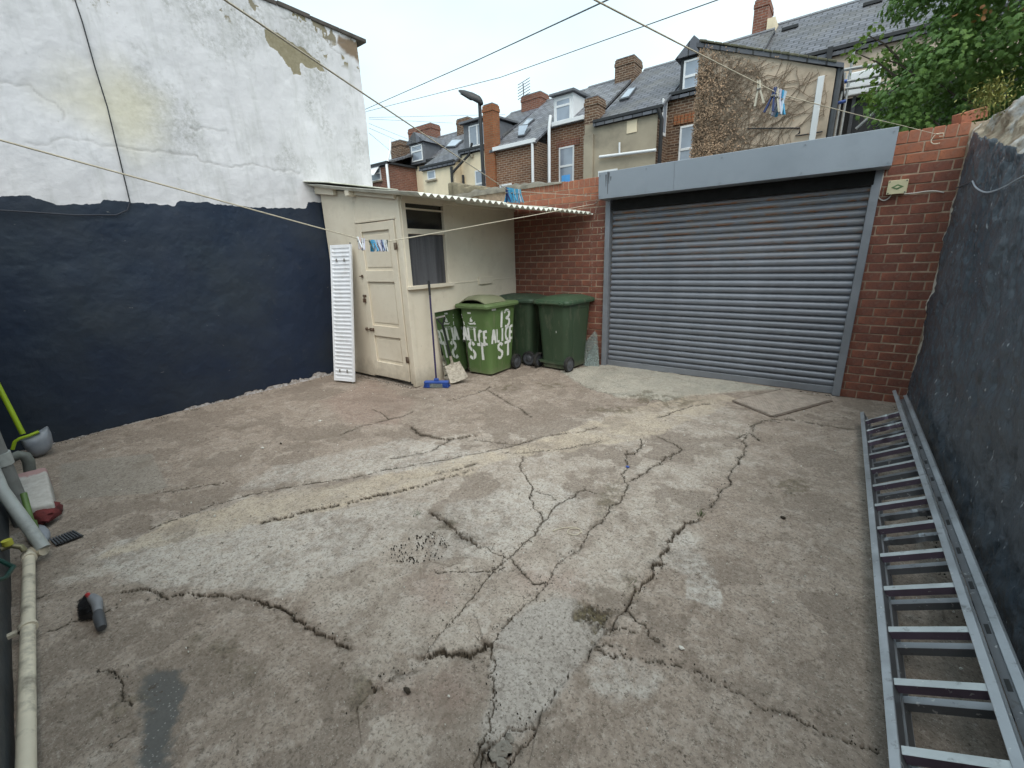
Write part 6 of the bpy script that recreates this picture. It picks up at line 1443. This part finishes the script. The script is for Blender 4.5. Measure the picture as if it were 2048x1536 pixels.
aer = empty('television_aerial', tuple(at(1050, 214, Y=RY)), 0, 'television aerial on the ridge beside a brick chimney', 'aerial')
aa = at(1050, 216, Y=RY); ab = at(1046, 166, Y=RY); mtl = M['dgrey']
under(MB().tube([tuple(aa-np.array([0, 0, .5])), tuple(ab)], .022, 6).build('mast', mtl), aer)
el_m = MB()
for k_ in range(6):
    t = k_/5; c = ab*(1-t*.75)+aa*t*.75; c = ab+np.array([.07, -.1, -.15])*k_; el_m.tube([tuple(c+np.array([-.22, -.1, -.06])), tuple(c+np.array([.30, .1, .16]))], .014, 5)
under(el_m.build('elements', mtl), aer)
def wire(pts, r, label, mat='black', sag=.01):
    P_ = sagpath(pts, 16, sag); tag(MB().tube([tuple(p_) for p_ in P_], r, 5).build('overhead_wire', M[mat]), label, 'wire')
far = at(700, 232, Y=14.5)
wire([far, at(960, 118, Y=9.5), at(1215, 0, Y=6.5), at(1300, -45, Y=5.8)], .011, 'thick dark overhead wire crossing the sky to top centre', 'dgrey', .0)
wire([at(690, 234, Y=16), at(1000, 155, Y=12), at(1435, 0, Y=9), at(1500, -25, Y=8.7)], .009, 'thin overhead wire rising to the top right of the sky', 'dgrey', .0)
for i, (a, b) in enumerate((((738, 235), (1010, 229)), ((738, 238), (905, 246)), ((738, 247), (850, 292)), ((738, 256), (838, 300)), ((738, 266), (800, 318)))):
    wire([at(*a, Y=9), at(*b, Y=15)], .0055, ['faint highest service wire left of the lamp head', 'second faint service wire under the highest one', 'third faint service wire towards the cream dormer', 'fourth faint service wire towards the far chimney', 'lowest faint service wire near the white building'][i], 'galv', .0)

# ================================================================== TREE behind the right pier
def leafmat(name, c1, c2):
    m = NT(name); n = m.noise(2.2, 5, .6); n2 = m.noise(14, 3)
    c = m.mix(m.ramp(n, .35, .65), c1, c2); c = m.mix(m.ramp(n2, .6, .75, 0, .4), c, (.16, .19, .05))
    m.fin(c, .55, spec=.35); m.b.inputs['Subsurface Weight'].default_value = 0
    t_ = m.n('ShaderNodeBsdfTranslucent'); m.set(t_.inputs[0], m.mix(.5, c, (.12, .2, .03))); ms = m.n('ShaderNodeMixShader'); ms.inputs[0].default_value = .25
    m.l(m.b.outputs[0], ms.inputs[1]); m.l(t_.outputs[0], ms.inputs[2]); m.l(ms.outputs[0], m.out.inputs[0]); return m.m
tre = empty('garden_tree', (2.3, 8.6, 0), 0, 'leafy sycamore spreading over the right brick pier', 'tree')
M['bark'] = plain('bark', (.07, .055, .04), .95, .4, 10, bump=.8, bscale=40)
trk = MB().tube([(2.3, 8.6, -.1), (2.25, 8.55, 1.2), (2.1, 8.5, 2.3), (2.0, 8.4, 3.2), (1.9, 8.3, 4.6)], [.16, .14, .12, .09, .03], 10)
nr_ = np.random.default_rng(5); tips = []
for i in range(26):
    a = nr_.uniform(0, 2*math.pi); z0 = nr_.uniform(1.9, 3.6); L_ = nr_.uniform(1.0, 2.0); p_ = np.array([2.1, 8.5, z0]); path = [tuple(p_)]; d_ = np.array([math.cos(a), math.sin(a)*.8, nr_.uniform(.15, .9)])
    for k in range(5): p_ = p_+d_*L_/5+nr_.normal(size=3)*.06; d_ = d_+np.array([0, 0, .05]); path.append(tuple(p_)); tips.append((p_.copy(), k))
    trk.tube(path, [.045, .036, .028, .02, .013, .006], 5)
under(trk.build('trunk', M['bark'], smooth=60), tre)
leaf = [(0, 0), (.30, .12), (.52, .42), (.34, .50), (.42, .86), (.16, .72), (0, 1.1), (-.16, .72), (-.42, .86), (-.34, .50), (-.52, .42), (-.30, .12)]
def crown(n, seed, cfun, s0_, s1_, upb=.6):
    r_ = np.random.default_rng(seed); mb = MB()
    for i in range(n):
        c, nrm = cfun(r_)
        nrm = nrm+np.array([0, 0, upb])+r_.normal(size=3)*.45; nrm /= np.linalg.norm(nrm); d_ = r_.normal(size=3); d_[2] -= .7; d_ -= nrm*d_.dot(nrm); d_ /= np.linalg.norm(d_)+1e-9; e_ = np.cross(nrm, d_); s_ = r_.uniform(s0_, s1_)
        pts = [c+e_*(u*s_)+d_*(v*s_)-nrm*(.25*s_*(abs(u)+v*v*.5)) for u, v in leaf]
        mb.add([c+d_*s_*.45]+pts, [(0, k+1, (k+1) % 12+1) for k in range(12)])
    return mb
clumps = []
cc = np.array([1.6, 8.3, 4.3])
rr_ = np.random.default_rng(8)
while len(clumps) < 260:
    v = rr_.normal(size=3); v /= np.linalg.norm(v); rad_ = rr_.uniform(.25, 1)**.6; p_ = cc+v*np.array([2.2, 1.5, 2.3])*rad_
    if p_[2] < 2.2: continue
    # keep the ragged left outline seen over the housing
    q_ = p_-CAM; px_ = 1024+FPX*(q_@Rv)/(q_@Fv); py__ = 768-FPX*(q_@Uv)/(q_@Fv)
    lim = np.interp(py__, [-200, 0, 60, 120, 200, 240, 300], [1800, 1815, 1790, 1775, 1765, 1800, 1830])
    if px_ < lim: continue
    clumps.append((p_, v, rr_.uniform(.22, .42)))
def cf(r_):
    p_, v, s_ = clumps[r_.integers(len(clumps))]; d_ = r_.normal(size=3); d_ /= np.linalg.norm(d_); return p_+d_*s_*r_.uniform(.3, 1)**.5*np.array([1, 1, .75]), d_*.6+v*.5
under(crown(44000, 3, cf, .032, .072).build('crown', leafmat('sycamore_leaf', (.07, .145, .034), (.155, .26, .06)), fix=False), tre)['kind'] = 'stuff'
def cf2(r_):
    k = r_.integers(4); b_ = [at(1712, 110, Y=8), at(1735, 75, Y=8), at(1760, 120, Y=8), at(1745, 195, Y=8)][k]; return b_+r_.normal(size=3)*np.array([.07, .1, .10]), r_.normal(size=3)
under(crown(110, 6, cf2, .045, .075).build('young_shoots', leafmat('young_leaf', (.12, .20, .03), (.17, .25, .05)), fix=False), tre)['kind'] = 'stuff'
tw = MB()
for q0_, q1_ in (((1800, 160), (1710, 105)), ((1800, 120), (1735, 70)), ((1820, 180), (1745, 200)), ((1830, 150), (1760, 118))): tw.tube([tuple(at(*q0_, Y=8)), tuple((at(*q0_, Y=8)+at(*q1_, Y=8))/2+np.array([0, 0, .04])), tuple(at(*q1_, Y=8))], [.014, .010, .005], 5)
under(tw.build('twigs', M['bark']), tre)
def cf3(r_):
    b_ = at(1975, 30, Y=7.2); return b_+r_.normal(size=3)*np.array([.12, .12, .10]), r_.normal(size=3)
under(crown(12, 9, cf3, .04, .06).build('brown_leaves', leafmat('withered_leaf', (.22, .09, .03), (.28, .13, .05)), fix=False), tre)['kind'] = 'stuff'

# ================================================================== LITTER ON THE CONCRETE
M['chip'] = plain('white_chip', (.62, .60, .55), .8, .2, 20); M['stonebit'] = plain('grit_stone', (.20, .175, .145), .95, .4, 15, bump=.5); M['soil'] = plain('dark_crumb', (.035, .028, .02), .95, .5, 20)
def scatter(name, n, fn, smin, smax, mat, seed, flat=.6, label=None):
    r_ = np.random.default_rng(seed); mb = MB()
    for i in range(n):
        x, y = fn(r_); s_ = r_.uniform(smin, smax); a = r_.uniform(0, 6.28); k = r_.uniform(.5, 1.)
        ring = [(x+s_*math.cos(a+t)*(1 if j % 2 else .8), y+s_*k*math.sin(a+t)*(.8 if j % 3 else 1.1), .0) for j, t in enumerate(np.linspace(0, 6.28, 6)[:-1])]
        mb.add([(p_[0], p_[1], -.004) for p_ in ring]+[(x+(p_[0]-x)*.7, y+(p_[1]-y)*.7, s_*flat) for p_ in ring], [tuple(range(5, 10))]+[(j, (j+1) % 5, 5+(j+1) % 5, 5+j) for j in range(5)])
    o = mb.build(name, M[mat]); tag(o, label, 'debris', None, 'stuff')
uni = lambda r_: (r_.uniform(-5.6, .28), r_.uniform(.1, 5.5))
near = lambda r_: (lambda a, d_: (d_*math.sin(a), d_*math.cos(a)))(r_.uniform(-1.45, .25), r_.uniform(.9, 3.5))
crp = [p_ for c_ in CR for p_ in c_[0]]
def alongcrack(r_): p_ = crp[r_.integers(len(crp))]; return p_[0]+r_.normal()*.018, p_[1]+r_.normal()*.018
def inpl(poly):
    P_ = np.array(poly)
    def f(r_):
        while True:
            q_ = r_.uniform(P_.min(0), P_.max(0))
            if inpoly(np.array([q_[0]]), np.array([q_[1]]), poly)[0]: return q_
    return f
scatter('white_chips', 130, uni, .003, .009, 'chip', 1, .5, 'small white chips scattered over the concrete')
scatter('white_crumbs', 160, near, .0015, .004, 'chip', 2, .6, 'tiny pale crumbs over the near concrete')
scatter('grit', 700, alongcrack, .0015, .006, 'stonebit', 3, .7, 'grit and stone crumbs lying along the cracks')
scatter('soil_crumbs', 700, alongcrack, .0012, .0045, 'soil', 4, .6, 'dark soil crumbs lying along the cracks')
def wallbase(r_):
    k = r_.integers(5); t = r_.random(); e = abs(r_.normal())*.035+.01
    return [(LX+.02+e, .3+3.1*t), (-5.6+1.4*t, SY-.02-e), (SX+.02+e, 3.5+2.1*t), (JL+2.7*t, D-.02-e), (RW-.03-e, 2+3.6*t)][k]
scatter('base_dirt', 700, wallbase, .0015, .006, 'soil', 8, .6, 'dark dirt crumbs gathered along the foot of the walls')
scatter('base_flakes', 160, wallbase, .002, .007, 'chip', 9, .4, 'pale paint flakes fallen along the foot of the walls')
scatter('mussel_bits', 110, inpl(GRIT), .003, .0075, 'soil', 5, .5, 'dark husks strewn on the pale concrete')
scatter('hollow_stones', 34, inpl(MOSS), .003, .009, 'stonebit', 6, .6, 'loose stones in the mossy hollow')
for px_, lb_, s_ in (((1363, 1297), 'white shell chip beside the branching crack on the right', .010), ((525, 897), 'white scrap on the concrete below the navy wall', .016), ((640, 843), 'pale scrap on the concrete left of the shed corner', .018), ((898, 1393), 'single white chip on the smooth near slab', .006)):
    p_ = at(*px_, Z=.0); tag(lumpy(MB(), (p_[0], p_[1], s_*.4), (s_, s_*.7, s_*.5), int(px_[0]), 6, .5).build('shell_chip', M['chip']), lb_, 'chip')
for px_, lb_, k_ in (((815, 1383), 'black plastic scrap on the near concrete', .018), ((1566, 1037), 'black blob on the concrete left of the ladder', .016), ((562, 888), 'dark scrap on the concrete in front of the shed', .014)):
    p_ = at(*px_, Z=.0); tag(lumpy(MB(), (p_[0], p_[1], .006), (k_, k_*.5, .009), 7).build('dark_scrap', M['soil'], smooth=50), lb_, 'scrap')
st_p = [at(*q_, Z=.006) for q_ in ((1105, 1062), (1125, 1056), (1150, 1055), (1162, 1062), (1152, 1070), (1136, 1066), (1140, 1058), (1158, 1058), (1164, 1066))]
tag(MB().tube([tuple(p_) for p_ in smoothpath(st_p, 5)], .0025, 5).build('string_loop', M['rope'], smooth=True), 'loop of white string lying on the cracked concrete', 'string')
for i, q_ in enumerate(((1255, 934),)):
    p_ = at(*q_, Z=.004); tag(lumpy(MB(), (p_[0], p_[1], .006), (.014, .01, .008), 3).build('bottle_top', M['blue'], smooth=50), 'tiny blue cap beside a crack in the concrete', 'cap')
# broken wedge and stones in the near hole
for i, (q_, r_) in enumerate((((1010, 1500), .03), ((985, 1515), .02), ((1018, 1478), .018), ((1003, 1528), .022))):
    p_ = at(*q_, Z=-.01); tag(lumpy(MB(), (p_[0], p_[1], -.006), (r_, r_*.7, r_*.4), 20+i, 7, .45).build('loose_stone', plain('pebble_%d' % i, (.24, .22, .19), .95, .35, 30, dirt=(.08, .065, .05), dscale=30, bump=.8)), ['largest loose stone in the near broken crack', 'grey loose stone left in the near broken crack', 'uppermost loose stone in the near broken crack', 'lowest loose stone in the near broken crack'][i], 'stone')
# tufts of grass in the cracks
gt = MB()
for q_, n_ in (((1400, 1030), 20), ((830, 1028), 14), ((1228, 795), 10), ((1262, 1170), 12)):
    p_ = at(*q_, Z=0)
    for i in range(n_): a = random.uniform(0, 6.28); b = p_+np.array([random.gauss(0, .012), random.gauss(0, .012), -.01]); t = b+np.array([math.cos(a)*.025, math.sin(a)*.025, random.uniform(.02, .05)]); gt.add([b+np.array([.002, 0, 0]), b-np.array([.002, 0, 0]), t], [(0, 1, 2)])
tag(gt.build('grass_tufts', plain('grass', (.05, .09, .02), .8, .3, 9, bump=0), fix=False), 'tiny grass tufts growing in the cracks', 'grass', None, 'stuff')
